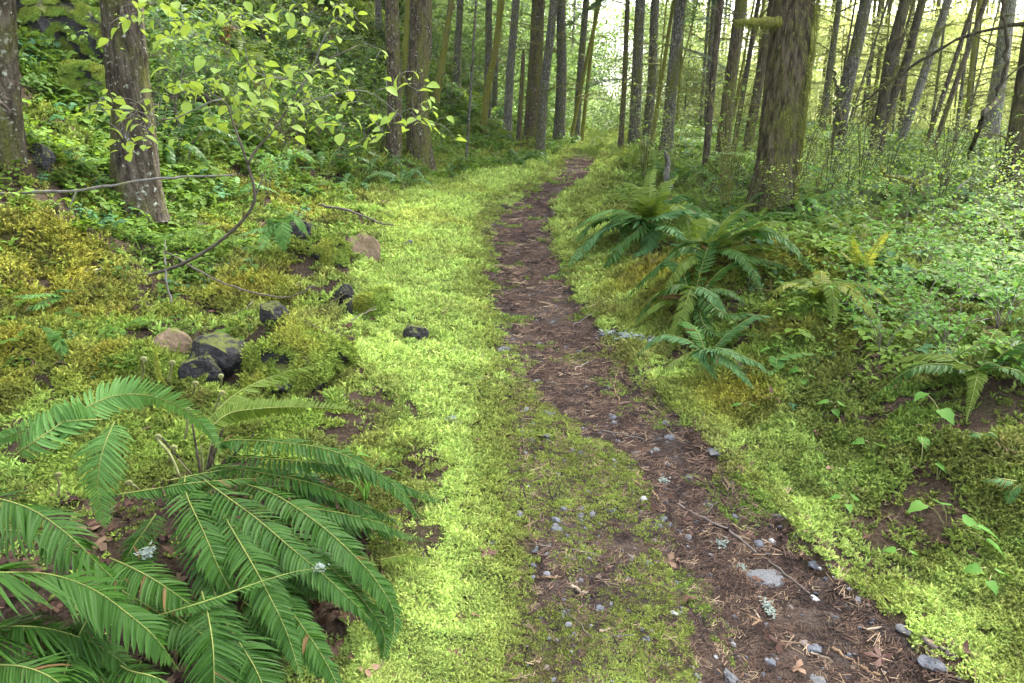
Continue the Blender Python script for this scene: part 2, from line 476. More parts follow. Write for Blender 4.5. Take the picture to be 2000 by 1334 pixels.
M['stone_i'] = plain_mat('stone_i', [(0.3, (0.6, 0.6, 0.62)), (0.7, (1.25, 1.25, 1.25))], 25, 0.75, 0.3, inst=True)
M['moss_strand'] = leaf_mat('moss_strand', (0.08, 0.095, 0.020), (0.185, 0.20, 0.048), 0.35, 0.9, 0.05)
M['rock_dark'] = plain_mat('rock_dark', [(0.28, (0.012, 0.011, 0.012)), (0.55, (0.045, 0.042, 0.045)), (0.78, (0.13, 0.125, 0.13))], 5, 0.65, 0.9, 0.3, dist=0.06, mossy=.28, detail=9)
M['rock_brown'] = plain_mat('rock_brown', [(0.3, (0.12, 0.085, 0.055)), (0.6, (0.24, 0.17, 0.11)), (0.8, (0.30, 0.25, 0.19))], 6, 0.8, 0.7, mossy=.3, detail=9)
M['stone_grey'] = plain_mat('stone_grey', [(0.3, (0.06, 0.062, 0.066)), (0.55, (0.125, 0.13, 0.135)), (0.8, (0.21, 0.215, 0.21))], 12, 0.7, 0.4)
M['stone_blue'] = plain_mat('stone_blue', [(0.3, (0.06, 0.066, 0.078)), (0.6, (0.125, 0.135, 0.155)), (0.8, (0.21, 0.215, 0.23))], 14, 0.6, 0.4)
M['wood_chip'] = plain_mat('wood_chip', [(0.3, (0.11, 0.07, 0.04)), (0.7, (0.28, 0.185, 0.105))], 6, 0.8, 0.3, stretch=(1, 8, 8))
M['wood_pale'] = plain_mat('wood_pale', [(0.3, (0.19, 0.14, 0.10)), (0.7, (0.34, 0.27, 0.20))], 6, 0.8, 0.3, stretch=(1, 8, 8))
M['dead_leaf'] = leaf_mat('dead_leaf', (0.075, 0.035, 0.028), (0.17, 0.09, 0.06), 0.2, 0.6, 0.3, noise_scale=20)
M['dead_leaf_tan'] = leaf_mat('dead_leaf_tan', (0.20, 0.12, 0.075), (0.34, 0.22, 0.15), 0.2, 0.7, 0.2, noise_scale=20)
M['lichen'] = plain_mat('lichen', [(0.3, (0.12, 0.155, 0.13)), (0.7, (0.24, 0.28, 0.245))], 30, 0.95, 0.3)

# ground: soil, needle duff and thin moss, told apart by what grows there
m, t, out = nodes('soil')
atn = N(t, 'ShaderNodeAttribute', attribute_name='cover')
tc = N(t, 'ShaderNodeTexCoord')
n1 = N(t, 'ShaderNodeTexNoise'); n1.inputs['Scale'].default_value = 5; n1.inputs['Detail'].default_value = 9; n1.inputs['Roughness'].default_value = 0.72
n2 = N(t, 'ShaderNodeTexNoise'); n2.inputs['Scale'].default_value = 70; n2.inputs['Detail'].default_value = 4; n2.inputs['Roughness'].default_value = 0.7
t.links.new(tc.outputs['Object'], n1.inputs['Vector']); t.links.new(tc.outputs['Object'], n2.inputs['Vector'])
rs = ramp(t, [(0.3, (0.018, 0.013, 0.009)), (0.5, (0.048, 0.034, 0.023)), (0.72, (0.095, 0.068, 0.045))])
t.links.new(n2.outputs[0], rs.inputs[0])
hs = N(t, 'ShaderNodeHueSaturation')
mr = N(t, 'ShaderNodeMapRange'); mr.inputs['From Min'].default_value = 0.3; mr.inputs['From Max'].default_value = 0.7
mr.inputs['To Min'].default_value = 0.55; mr.inputs['To Max'].default_value = 1.3
t.links.new(n2.outputs[0], mr.inputs['Value']); t.links.new(mr.outputs[0], hs.inputs['Value']); t.links.new(atn.outputs['Color'], hs.inputs['Color'])
fa = N(t, 'ShaderNodeMath', operation='MULTIPLY_ADD'); fa.inputs[1].default_value = 1.5; fa.inputs[2].default_value = -0.85
t.links.new(n1.outputs[0], fa.inputs[0])
ad = N(t, 'ShaderNodeMath', operation='ADD', use_clamp=True)
t.links.new(fa.outputs[0], ad.inputs[0]); t.links.new(atn.outputs['Alpha'], ad.inputs[1])
mx = N(t, 'ShaderNodeMix', data_type='RGBA')
t.links.new(ad.outputs[0], mx.inputs['Factor']); t.links.new(rs.outputs[0], mx.inputs['A']); t.links.new(hs.outputs[0], mx.inputs['B'])
p = N(t, 'ShaderNodeBsdfPrincipled'); p.inputs['Roughness'].default_value = 0.95; p.inputs['Specular IOR Level'].default_value = 0.1
bp = N(t, 'ShaderNodeBump'); bp.inputs['Strength'].default_value = 0.8; bp.inputs['Distance'].default_value = 0.02
t.links.new(n2.outputs[0], bp.inputs['Height']); t.links.new(bp.outputs[0], p.inputs['Normal'])
t.links.new(mx.outputs['Result'], p.inputs['Base Color']); t.links.new(p.outputs[0], out.inputs[0])
M['soil'] = m

m, t, out = nodes('trodden_litter')
tc = N(t, 'ShaderNodeTexCoord')
n1 = N(t, 'ShaderNodeTexNoise'); n1.inputs['Scale'].default_value = 90; n1.inputs['Detail'].default_value = 6; n1.inputs['Roughness'].default_value = 0.75
n2 = N(t, 'ShaderNodeTexNoise'); n2.inputs['Scale'].default_value = 2.2; n2.inputs['Detail'].default_value = 5
t.links.new(tc.outputs['Object'], n1.inputs['Vector']); t.links.new(tc.outputs['Object'], n2.inputs['Vector'])
r1 = ramp(t, [(0.3, (0.018, 0.014, 0.0115)), (0.5, (0.053, 0.040, 0.032)), (0.66, (0.105, 0.080, 0.064)), (0.8, (0.21, 0.18, 0.16))])
t.links.new(n1.outputs[0], r1.inputs[0])
r2 = ramp(t, [(0.35, (0.8, 0.8, 0.84)), (0.65, (1.2, 1.1, 1.0))])
t.links.new(n2.outputs[0], r2.inputs[0])
mu = N(t, 'ShaderNodeMix', data_type='RGBA', blend_type='MULTIPLY'); mu.inputs['Factor'].default_value = 1
t.links.new(r1.outputs[0], mu.inputs['A']); t.links.new(r2.outputs[0], mu.inputs['B'])
p = N(t, 'ShaderNodeBsdfPrincipled'); p.inputs['Roughness'].default_value = 0.9; p.inputs['Specular IOR Level'].default_value = 0.15
bp = N(t, 'ShaderNodeBump'); bp.inputs['Strength'].default_value = 0.8; bp.inputs['Distance'].default_value = 0.012
t.links.new(n1.outputs[0], bp.inputs['Height']); t.links.new(bp.outputs[0], p.inputs['Normal'])
t.links.new(mu.outputs['Result'], p.inputs['Base Color']); t.links.new(p.outputs[0], out.inputs[0])
M['litter'] = m

_h0 = at(370, 1120); HF = (_h0.x, _h0.y)       # bare litter under the large fern
# ------------------------------------------------------------------ what grows where
BRIGHT = np.array([0.385, 0.50, 0.125]); GOLD = np.array([0.265, 0.27, 0.045]); DEEP = np.array([0.075, 0.125, 0.022])
OLIVE = np.array([0.205, 0.255, 0.055]); FRESH = np.array([0.17, 0.30, 0.055]); RUST = np.array([0.24, 0.15, 0.03])

def cover(x, y):
    """density 0..1 and colour of the moss at x, y"""
    bl, wl, cl, cr, br = edges(y)
    wob = 0.40 * (fbm(x * 1.8, y * 1.8, 3, 61) - 0.5) + 0.30 * (fbm(x * 8, y * 8, 3, 63) - 0.5)
    xs = x + wob * sstep(0.5, 3, y)
    pa = fbm(x * 1.1, y * 1.1, 4, 71); pb = fbm(x * 3.3, y * 3.3, 3, 73); pc_ = fbm(x * 7, y * 7, 3, 75)
    n = len(x)
    dens = np.zeros(n); col = np.zeros((n, 3))
    left = xs < bl; shelf = (xs >= bl) & (xs < wl); mixz = (xs >= wl) & (xs < cl); core = (xs >= cl) & (xs < cr)
    mar = (xs >= cr) & (xs < br); right = xs >= br
    def setz(mk, d, c):
        dens[mk] = d[mk] if hasattr(d, '__len__') else d
        col[mk] = c[mk]
    mixc = lambda A, B, f: A[None] * (1 - f[:, None]) + B[None] * f[:, None]
    c_b = mixc(BRIGHT, GOLD * 1.1, sstep(0.55, 0.75, pa) * 0.5); c_b = c_b * (0.82 + 0.36 * pb)[:, None]
    ew = sstep(0.0, 0.30, wl - xs)
    c_b = c_b * ew[:, None] + OLIVE[None] * 1.1 * (1 - ew)[:, None]
    setz(shelf, np.clip(1.2 - 0.6 * sstep(0.60, 0.75, pc_), 0, 1) * (0.6 + 0.4 * ew), c_b)
    setz(mar, np.clip(1.1 - 0.9 * sstep(0.58, 0.72, pc_), 0, 1), mixc(BRIGHT * 0.93, OLIVE, sstep(0.4, 0.7, pb)))
    dm = sstep(0.30, 0.47, 0.55 * pb + 0.45 * pa) * 0.95 * sstep(0.72, 0.54, pc_ * 0.6 + 0.4 * pb)
    dm = np.maximum(dm, 0.8 * sstep(0.28, 0.04, xs - wl) * sstep(0.35, 0.5, pb))
    setz(mixz, dm, mixc(OLIVE * 1.08, BRIGHT * 0.9, sstep(0.40, 0.65, pa)))
    ed = np.minimum(xs - cl, cr - xs)
    farg = sstep(19, 27, y) * 0.9
    setz(core, farg + 0.7 * sstep(0.60, 0.70, pb) * sstep(0.35, 0.05, ed) + 0.5 * sstep(0.66, 0.72, pb), mixc(OLIVE, FRESH, pa))
    # left of the shelf: golden and fresh cushions with bare duff, up the hillside
    dl = bl - xs
    cl_ = mixc(GOLD * 0.9, FRESH * 1.05, sstep(0.30, 0.56, pa)); cl_ = cl_ * 0.62 + 0.38 * mixc(GOLD, BRIGHT, sstep(0.4, 0.6, pb))
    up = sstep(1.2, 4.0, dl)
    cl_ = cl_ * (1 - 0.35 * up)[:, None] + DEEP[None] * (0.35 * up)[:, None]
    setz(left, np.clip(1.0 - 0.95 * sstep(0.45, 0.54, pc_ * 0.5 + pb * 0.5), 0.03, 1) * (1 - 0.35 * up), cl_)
    dr = xs - br
    cr_ = mixc(DEEP * 1.35, GOLD, sstep(0.47, 0.63, pa)); cr_ = cr_ * 0.55 + 0.45 * mixc(FRESH, OLIVE, pb)
    near = sstep(2.2, 3.6, y)
    cr_ = cr_ * (0.9 + 0.1 * near)[:, None]
    setz(right, np.clip(1.0 - 0.93 * sstep(0.46, 0.55, pc_ * 0.5 + pb * 0.5), 0.04, 1), cr_)
    # the zones run into one another
    c_m = mixc(BRIGHT * 0.93, OLIVE, sstep(0.4, 0.7, pb))
    fr_ = sstep(-0.30, 0.40, xs - br + 0.5 * (pa - 0.5))[:, None]; zr_ = (mar | right)
    col = np.where(zr_[:, None], c_m * (1 - fr_) + cr_ * fr_, col)
    fl_ = sstep(-0.30, 0.45, bl - xs + 0.6 * (pa - 0.5))[:, None]; zl_ = (left | shelf)
    base_ = np.where(shelf[:, None], col, BRIGHT[None] * (0.82 + 0.36 * pb)[:, None])
    col = np.where(zl_[:, None], base_ * (1 - fl_) + cl_ * fl_, col)
    # cushions of a second, duller kind, and tired brownish patches
    k2 = (sstep(0.56, 0.68, fbm(x * 1.9 + 7, y * 1.9, 4, 79)) * 0.55)[:, None]
    sh_ = np.where(shelf, .35, 1.0)[:, None]; k2 = k2 * sh_
    col = col * (1 - k2) + (OLIVE * 0.8)[None] * k2
    k3 = (sstep(0.60, 0.70, fbm(x * 3.1, y * 3.1 + 4, 3, 78)) * 0.45)[:, None]
    k3 = k3 * sh_
    col = col * (1 - k3) + np.array([0.17, 0.14, 0.05])[None] * k3
    gm = np.zeros(n)
    for (mx_, my_, mr_, _q) in GOLDS: gm = np.maximum(gm, np.exp(-(((x - mx_) ** 2 + (y - my_) ** 2) / (mr_ * mr_)) * 1.3))
    gm = (gm * sstep(0.3, 0.5, pb) * ((x < bl) | (x > cr + .12)) * 0.85)[:, None]
    col = col * (1 - gm) + (GOLD * np.array([1.05, .95, .8]))[None] * gm
    dens = np.maximum(dens, gm[:, 0])
    hf = ((x - HF[0] + .08) / 0.66) ** 2 + ((y - HF[1]) / 0.58) ** 2 + 0.8 * (pb - 0.5)
    dens = dens * (0.06 + 0.94 * sstep(0.75, 1.15, hf))
    return np.clip(dens, 0, 1), np.clip(col, 0.01, 0.65)

# ------------------------------------------------------------------ ground and path
def axis(lo, hi, d0, g, c=0.0):
    out = [c]; 
    while out[-1] < hi: out.append(out[-1] + max(d0, g * abs(out[-1] - c)))
    neg = [c]
    while neg[-1] > lo: neg.append(neg[-1] - max(d0, g * abs(neg[-1] - c)))
    return np.array(sorted(set(neg[1:] + out)))
gx = axis(-150, 150, 0.045, 0.018); gy = axis(-8, 260, 0.05, 0.018, 1.0)
X, Y = np.meshgrid(gx, gy)
x, y = X.ravel(), Y.ravel()
_, wl, cl, cr, _ = edges(y)
inpath = (sstep(-0.02, 0.12, x - wl) * sstep(-0.02, 0.12, cr - x)) * (y < 30.5) * (y > 0.3)
z = height(x, y) - 0.035 * inpath
nx, ny = len(gx), len(gy)
I = np.arange(nx * ny).reshape(ny, nx)
F = np.stack([I[:-1, :-1].ravel(), I[:-1, 1:].ravel(), I[1:, 1:].ravel(), I[1:, :-1].ravel()], 1)
me = quick_mesh('ground', np.stack([x, y, z], 1), F, M['soil'], True)
dn, cc = cover(x, y)
att = me.attributes.new('cover', 'FLOAT_COLOR', 'POINT')
fw = sstep(30, 42, y)[:, None]; cc = cc * (1 - fw) + np.array([.22, .30, .08])[None] * fw; dn = dn * (1 - fw[:, 0]) + 1.6 * fw[:, 0]
rgba = np.concatenate([cc * 0.45, (dn * 0.55 * (1 - inpath * (y < 30)))[:, None]], 1).astype(np.float32)  # cover colour dimmed, so the shade between tufts is painted in
att.data.foreach_set('color', rgba.ravel())
tag(link('ground', me), 'mossy forest floor rising into a hillside on the left', kind='structure')

ys = [0.35]
while ys[-1] < 31: ys.append(ys[-1] + max(0.035, 0.012 * ys[-1]))
ys = np.array(ys); K = 30
_, wl, cl, cr, _ = edges(ys)
jl = 0.10 * (fbm(ys * 3, ys * 0 + 5, 3, 81) - 0.5); jr = 0.12 * (fbm(ys * 3, ys * 0 + 9, 3, 83) - 0.5)
V = []
for k in range(K + 1):
    f = k / K
    xx = (wl + jl) * (1 - f) + (cr + jr) * f
    zz = height(xx, ys) + 0.008 * (fbm(xx * 14, ys * 14, 3, 85) - 0.5) - (0.05 if k in (0, K) else 0.0)
    V.append(np.stack([xx, ys, zz], 1))
V = np.stack(V, 1).reshape(-1, 3)
I = np.arange(len(V)).reshape(len(ys), K + 1)
F = np.stack([I[:-1, :-1].ravel(), I[:-1, 1:].ravel(), I[1:, 1:].ravel(), I[1:, :-1].ravel()], 1)
tag(link('path', quick_mesh('path', V, F, M['litter'], True)), 'narrow brown needle covered footpath winding into the forest', kind='structure')

# ------------------------------------------------------------------ scattering (only for what nobody could count)
def scatter(name, P, rot, scl, pick, tint, protos, label):
    c = bpy.data.collections.new(name + '_pieces')
    for i, pm in enumerate(protos):
        c.objects.link(bpy.data.objects.new('%s_piece_%02d' % (name, i), pm))
    me = bpy.data.meshes.new(name)
    n = len(P)
    me.vertices.add(n); me.vertices.foreach_set('co', np.asarray(P, np.float32).ravel())
    def put(nm, ty, key, arr):
        a_ = me.attributes.new(nm, ty, 'POINT'); a_.data.foreach_set(key, np.ascontiguousarray(arr).ravel())
    put('rot', 'FLOAT_VECTOR', 'vector', np.asarray(rot, np.float32))
    put('scl', 'FLOAT', 'value', np.asarray(scl, np.float32))
    put('pick', 'INT', 'value', np.asarray(pick, np.int32))
    put('tint', 'FLOAT_COLOR', 'color', np.concatenate([tint, np.ones((n, 1))], 1).astype(np.float32))
    o = link(name, me)
    g = bpy.data.node_groups.new(name, 'GeometryNodeTree')
    g.interface.new_socket('Geometry', in_out='INPUT', socket_type='NodeSocketGeometry')
    g.interface.new_socket('Geometry', in_out='OUTPUT', socket_type='NodeSocketGeometry')
    gi = g.nodes.new('NodeGroupInput'); go = g.nodes.new('NodeGroupOutput')
    ip = g.nodes.new('GeometryNodeInstanceOnPoints'); ci = g.nodes.new('GeometryNodeCollectionInfo')
    ci.inputs['Collection'].default_value = c
    ci.inputs['Separate Children'].default_value = True; ci.inputs['Reset Children'].default_value = True
    ip.inputs['Pick Instance'].default_value = True
    def attr(nm, ty):
        q = g.nodes.new('GeometryNodeInputNamedAttribute'); q.data_type = ty; q.inputs['Name'].default_value = nm
        return [s for s in q.outputs if s.enabled and s.name == 'Attribute'][0]
    L = g.links
    L.new(gi.outputs[0], ip.inputs['Points']); L.new(ci.outputs[0], ip.inputs['Instance'])
    L.new(attr('pick', 'INT'), ip.inputs['Instance Index']); L.new(attr('rot', 'FLOAT_VECTOR'), ip.inputs['Rotation'])
    L.new(attr('scl', 'FLOAT'), ip.inputs['Scale']); L.new(ip.outputs[0], go.inputs[0])
    md = o.modifiers.new('scatter', 'NODES'); md.node_group = g
    return tag(o, label, kind='stuff')

rng = np.random.default_rng(7)

def polar(n, r0, r1, half):
    a = rng.uniform(-half, half, n); r = np.exp(rng.uniform(math.log(r0), math.log(r1), n))
    return r * np.sin(a), r * np.cos(a), r

def slope_rot(x, y, tilt=0.8):
    e = 0.06
    dx = (height(x + e, y) - height(x - e, y)) / (2 * e); dy = (height(x, y + e) - height(x, y - e)) / (2 * e)
    return np.arctan(dy) * tilt, -np.arctan(dx) * tilt

def moss_tuft(seed, n, lean, hgt):
    rr = random.Random(seed); b = MB()
    for i in range(n):
        a = rr.uniform(0, 6.283); ln = rr.uniform(0.2, 1.0) * lean
        d = Vector((math.cos(a) * ln, math.sin(a) * ln, 1)).normalized()
        o = Vector((math.cos(a), math.sin(a), 0)) * rr.uniform(0, 0.45)
        L = hgt * rr.uniform(0.55, 1.15)
        s = d.cross(Vector((rr.uniform(-1, 1), rr.uniform(-1, 1), 0.2))).normalized()
        tip = o + d * L + Vector((math.cos(a), math.sin(a), -0.3)) * 0.25 * L
        mid = o + d * L * 0.6
        w_ = 0.10 * L + 0.05
        b.add([o - s * w_ * 0.4, o + s * w_ * 0.4, mid + s * w_, tip, mid - s * w_], [(0, 1, 2, 4), (4, 2, 3)])
        for q in range(4):                     # little leaves along the shoot
            f = 0.35 + 0.17 * q
            c = o.lerp(tip, f)
            dd = (s * rr.choice((-1, 1)) + d * 0.5 + Vector((rr.uniform(-.6, .6), rr.uniform(-.6, .6), rr.uniform(-.2, .5)))).normalized()
            sd = dd.cross(d).normalized() * 0.09
            b.add([c - sd, c + sd, c + dd * rr.uniform(0.22, 0.4)], [(0, 1, 2)])
    return b.mesh('moss_tuft', M['moss_i'], False)

tufts = [moss_tuft(i, 9, 1.2, 0.75) for i in range(4)] + [moss_tuft(20 + i, 7, 0.7, 1.15) for i in range(2)]
MN = 450000
x, y, r = polar(MN, 1.05, 44.0, R(52))
dn, cc = cover(x, y)
keep = rng.random(MN) < dn
# thin with a big lump pattern on the shelf so cushions show
x, y, r, cc = x[keep], y[keep], r[keep], cc[keep]
n = len(x)
z = height(x, y)
rx, ry = slope_rot(x, y)
rot = np.stack([rx + rng.normal(0, .22, n), ry + rng.normal(0, .22, n), rng.uniform(0, 6.283, n)], 1)
scl = 0.0158 * (np.maximum(r, 1.5) / 1.7) ** 0.86 * rng.uniform(0.65, 1.35, n)
bl, wl, cl, cr, br = edges(y)
inside = (x > wl - 0.05) & (x < cr)
scl = np.where(inside, scl * 0.6, scl)
out_ = (x < bl) | (x > br)
scl = np.where(out_, scl * 1.2, scl)
gap_shade = np.maximum(sstep(0.28, 0.6, np.abs(fbm(x * 4.2, y * 4.2, 3, 53) - 0.5) * 2), 0.8 * sstep(0.52, 0.66, fbm(x * 6.5, y * 6.5, 3, 57)))[:, None]  # shade between the cushions put into the tint, plus random dull patches
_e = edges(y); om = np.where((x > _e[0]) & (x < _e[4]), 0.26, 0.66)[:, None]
cc = cc * (1 - om * gap_shade) + np.array([0.085, 0.085, 0.022]) * om * gap_shade
tint = cc * rng.uniform(0.72, 1.28, (n, 1)) * rng.uniform(0.94, 1.06, (n, 3))
scatter('moss', np.stack([x, y, z - 0.002], 1), rot, scl, rng.integers(0, 6, n), tint, tufts, 'soft yellow green moss carpeting the forest floor beside the path')

# ------------------------------------------------------------------ path litter: needles, chips, gravel
def needle_mesh(seed, n, L, wd):
    rr = random.Random(seed); b = MB()
    for i in range(n):
        a = rr.uniform(0, 6.283); c = Vector((rr.uniform(-1, 1), rr.uniform(-1, 1), rr.uniform(0.0, 0.25)))
        d = Vector((math.cos(a), math.sin(a), rr.uniform(-0.12, 0.2))); l = L * rr.uniform(0.5, 1.2)
        s = d.cross(Vector((0, 0, 1))).normalized() * wd; u = Vector((0, 0, wd * 1.2))
        p, q = c - d * l / 2, c + d * l / 2
        b.add([p - s, p + s, p + u, q - s, q + s, q + u], [(0, 3, 5, 2), (1, 2, 5, 4), (0, 2, 1), (3, 4, 5)])
    return b.mesh('needles', M['litter_i'], False)

NN = 90000
x, y, r = polar(NN, 1.1, 24, R(48))
bl, wl, cl, cr, br = edges(y)
wn = 0.12 * (fbm(x * 5, y * 5, 2, 91) - 0.5)
drift = 0.25 + 0.75 * sstep(0.36, 0.56, fbm(x * 2.6, y * 2.6, 3, 93))
prob = np.where((x > cl + wn) & (x < cr + wn), drift, np.where((x > wl) & (x < cr + 0.1), 0.22, np.where((x > wl - 0.5) & (x < br + .2), 0.05, 0.012)))
k = rng.random(NN) < prob
x, y, r = x[k], y[k], r[k]; n = len(x)
rx, ry = slope_rot(x, y, 1.0)
shade = rng.choice(5, n, p=[.34, .26, .2, .14, .06])
pal = np.array([[0.070, 0.046, 0.036], [0.115, 0.073, 0.052], [0.19, 0.125, 0.085], [0.035, 0.026, 0.022], [0.34, 0.25, 0.16]])
scatter('needle_litter', np.stack([x, y, height(x, y) + 0.002], 1), np.stack([rx, ry, rng.uniform(0, 6.28, n)], 1),
        0.016 * (np.maximum(r, 1.5) / 1.7) ** 0.75 * rng.uniform(0.6, 1.3, n), rng.integers(0, 4, n), pal[shade] * rng.uniform(0.7, 1.3, (n, 1)),
        [needle_mesh(1, 10, 1.6, 0.045), needle_mesh(2, 8, 2.2, 0.05), needle_mesh(3, 5, 1.2, 0.10), needle_mesh(4, 4, 2.8, 0.07)],
        'brown fir needles and bark crumbs littering the tread of the path')

def stone_mesh(name, seed, mat, sub=2, flat_=0.7, rough=0.25, boxy=0.0, smooth=False):
    import bmesh
    bm = bmesh.new(); bmesh.ops.create_icosphere(bm, subdivisions=sub, radius=1.0)
    rr = random.Random(seed)
    planes = [(Vector((rr.gauss(0, 1), rr.gauss(0, 1), rr.gauss(0, 1))).normalized(), rr.uniform(0.55, 0.95)) for _ in range(9)]
    for vv in bm.verts:
        c = vv.co.copy()
        for pn, pd in planes:
            q = c.dot(pn)
            if q > pd: c -= pn * (q - pd) * 0.95
        f = 1 + rough * (float(vnoise(np.array([c.x * 2.3 + seed]), np.array([c.y * 2.3 + c.z * 1.7]), seed)[0]) - 0.5)
        vv.co = Vector((c.x * f, c.y * f, c.z * f * flat_))
    me = bpy.data.meshes.new(name); bm.to_mesh(me); bm.free()
    me.materials.append(mat)
    if smooth: me.polygons.foreach_set('use_smooth', [True] * len(me.polygons))
    return me

GN_ = 9000
x, y, r = polar(GN_, 1.1, 16, R(48))
bl, wl, cl, cr, br = edges(y)
k = (x > wl) & (x < cr + 0.05) & (rng.random(GN_) < np.where(x > cl, 0.55, 0.42))
x, y, r = x[k], y[k], r[k]; n = len(x)
g_pal = np.array([[0.12, 0.125, 0.135], [0.075, 0.078, 0.085], [0.19, 0.19, 0.20], [0.15, 0.12, 0.10], [0.32, 0.32, 0.32]])
scatter('gravel', np.stack([x, y, height(x, y) + 0.001], 1), rng.uniform(0, 6.28, (n, 3)) * [0.1, 0.1, 1],
        0.0065 * (np.maximum(r, 1.5) / 1.7) ** 0.6 * np.exp(rng.normal(0, 0.42, n)), rng.integers(0, 4, n),
        g_pal[rng.choice(5, n, p=[.35, .3, .15, .13, .07])], [stone_mesh('grit', s, M['stone_i'], 2, 0.5, .6) for s in range(4)],
        'small grey gravel pressed into the path')

def twiglet(seed):
    q = random.Random(seed); b = MB(); n = 7; P = [Vector((0, 0, .02))]
    for i in range(n): P.append(P[-1] + Vector((1 / n, q.uniform(-.06, .06), q.uniform(-.03, .04))))
    b.tube(P, [.016 * (1 - .6 * i / n) for i in range(n + 1)], 4)
    for k in range(3):
        o = P[q.randrange(2, n)]; b.tube([o, o + Vector((q.uniform(.1, .25), q.uniform(-.2, .2), q.uniform(0, .08)))], [.007, .003], 3)
    return b.mesh('twiglet', M['litter_i'])
TN = 9000
x, y, r = polar(TN, 1.3, 20, R(52))
bl, wl, cl, cr, br = edges(y)
k = rng.random(TN) < np.where((x < bl) | (x > br), .13 * sstep(2.5, 5, y), np.where((x > wl) & (x < cr), .012, .004))
x, y, r = x[k], y[k], r[k]; n = len(x); rx, ry = slope_rot(x, y, 1.0)
t_pal = np.array([[.10, .08, .065], [.20, .17, .15], [.05, .04, .034], [.30, .25, .20], [.14, .14, .05]])
scatter('twig_litter', np.stack([x, y, height(x, y) + .02], 1), np.stack([rx + rng.normal(0, .12, n), ry + rng.normal(0, .15, n), rng.uniform(0, 6.28, n)], 1),
        rng.uniform(.07, .26, n) * (np.maximum(r, 2) / 3) ** .45, rng.integers(0, 4, n), t_pal[rng.integers(0, 5, n)] * rng.uniform(.7, 1.3, (n, 1)), [twiglet(i) for i in range(4)], 'small dead twigs strewn over the mossy forest floor')

def dead_leaf_mesh(seed, mat, lobes=5):
    rr = random.Random(seed); b = MB()
    n = lobes * 4
    pts = []
    for i in range(n):
        a = 2 * math.pi * i / n
        rad = 0.62 + 0.38 * math.cos(a * lobes) * rr.uniform(0.7, 1.1)
        if abs(a - math.pi) < 0.25: rad *= 0.5
        pts.append((rad * math.cos(a), rad * math.sin(a)))
    cu = [rr.uniform(-0.9, 0.9) for _ in range(3)]
    def z_(px, py): return 0.32 * abs(cu[0]) * (px * px + py * py) + 0.28 * cu[1] * px * py + 0.18 * math.sin(px * 4 + cu[2] * 5)
    vs = [(0, 0, 0.03)] + [(px * 0.55, py * 0.55, z_(px * .55, py * .55)) for px, py in pts] + [(px, py, z_(px, py)) for px, py in pts]
    fs = []
    for i in range(n):
        j = (i + 1) % n
        fs.append((0, 1 + i, 1 + j)); fs.append((1 + i, 1 + n + i, 1 + n + j, 1 + j))
    b.add(vs, fs)
    b.tube([(-0.3, 0, 0.03), (-0.8, 0.05, 0.1), (-1.25, 0.2, 0.12)], 0.022, 4)
    return b.mesh('dead_leaf', mat, True)

LN = 14000
x, y, r = polar(LN, 1.1, 14, R(52))
bl, wl, cl, cr, br = edges(y)
pt = fbm(x * 1.6, y * 1.6, 3, 95)
near_fern = ((x - HF[0] + .08) / 0.70) ** 2 + ((y - HF[1]) / 0.60) ** 2 < 1
prob = np.where(near_fern, 0.75, np.where((x < bl) | (x > br), 0.16 * sstep(0.44, 0.56, pt), 0.012))
k = rng.random(LN) < prob
x, y, r = x[k], y[k], r[k]; n = len(x)
lp = np.array([[0.060, 0.032, 0.023], [0.105, 0.060, 0.040], [0.04, 0.022, 0.018], [0.17, 0.11, 0.07]])
scatter('leaf_litter', np.stack([x, y, height(x, y) + 0.012], 1), np.stack([rng.normal(0, .35, n), rng.normal(0, .35, n), rng.uniform(0, 6.28, n)], 1),
        rng.uniform(0.014, 0.040, n) * (np.maximum(r, 2) / 2) ** 0.35, rng.integers(0, 4, n), lp[rng.choice(4, n, p=[.38, .3, .2, .12])],
        [dead_leaf_mesh(s, M['litter_i'], 3 + s % 3) for s in range(4)], 'brown fallen leaves rotting on the ground under the ferns')

# ------------------------------------------------------------------ leaves and undergrowth
def leaf_geo(L, W, fold=0.25, curl=0.3, rows=4, tipy=0.0, shape='ovate', teeth=0.0, rr=None):
    """vertices and faces of one leaf along +X"""
    vs = []; fs = []
    prof = {'ovate': [0.15, 0.85, 1.0, 0.72, 0.0], 'round': [0.35, 0.9, 1.0, 0.85, 0.0], 'lance': [0.3, 0.8, 0.9, 0.55, 0.0],
            'heart': [0.75, 1.0, 0.82, 0.45, 0.0]}[shape]
    for i in range(rows + 1):
        f = i / rows
        q = f * 4; j = min(int(q), 3); wv = prof[j] + (prof[j + 1] - prof[j]) * (q - j)
        wv *= W / 2 * (1 + (teeth * (1 if i % 2 else -1) if 0 < i < rows else 0))
        zc = -curl * L * f * f
        vs += [(L * f, -wv, zc + fold * wv), (L * f, 0, zc), (L * f, wv, zc + fold * wv)]
    for i in range(rows):
        a = i * 3
        fs += [(a, a + 3, a + 4, a + 1), (a + 1, a + 4, a + 5, a + 2)]
    return [Vector(v) for v in vs], fs

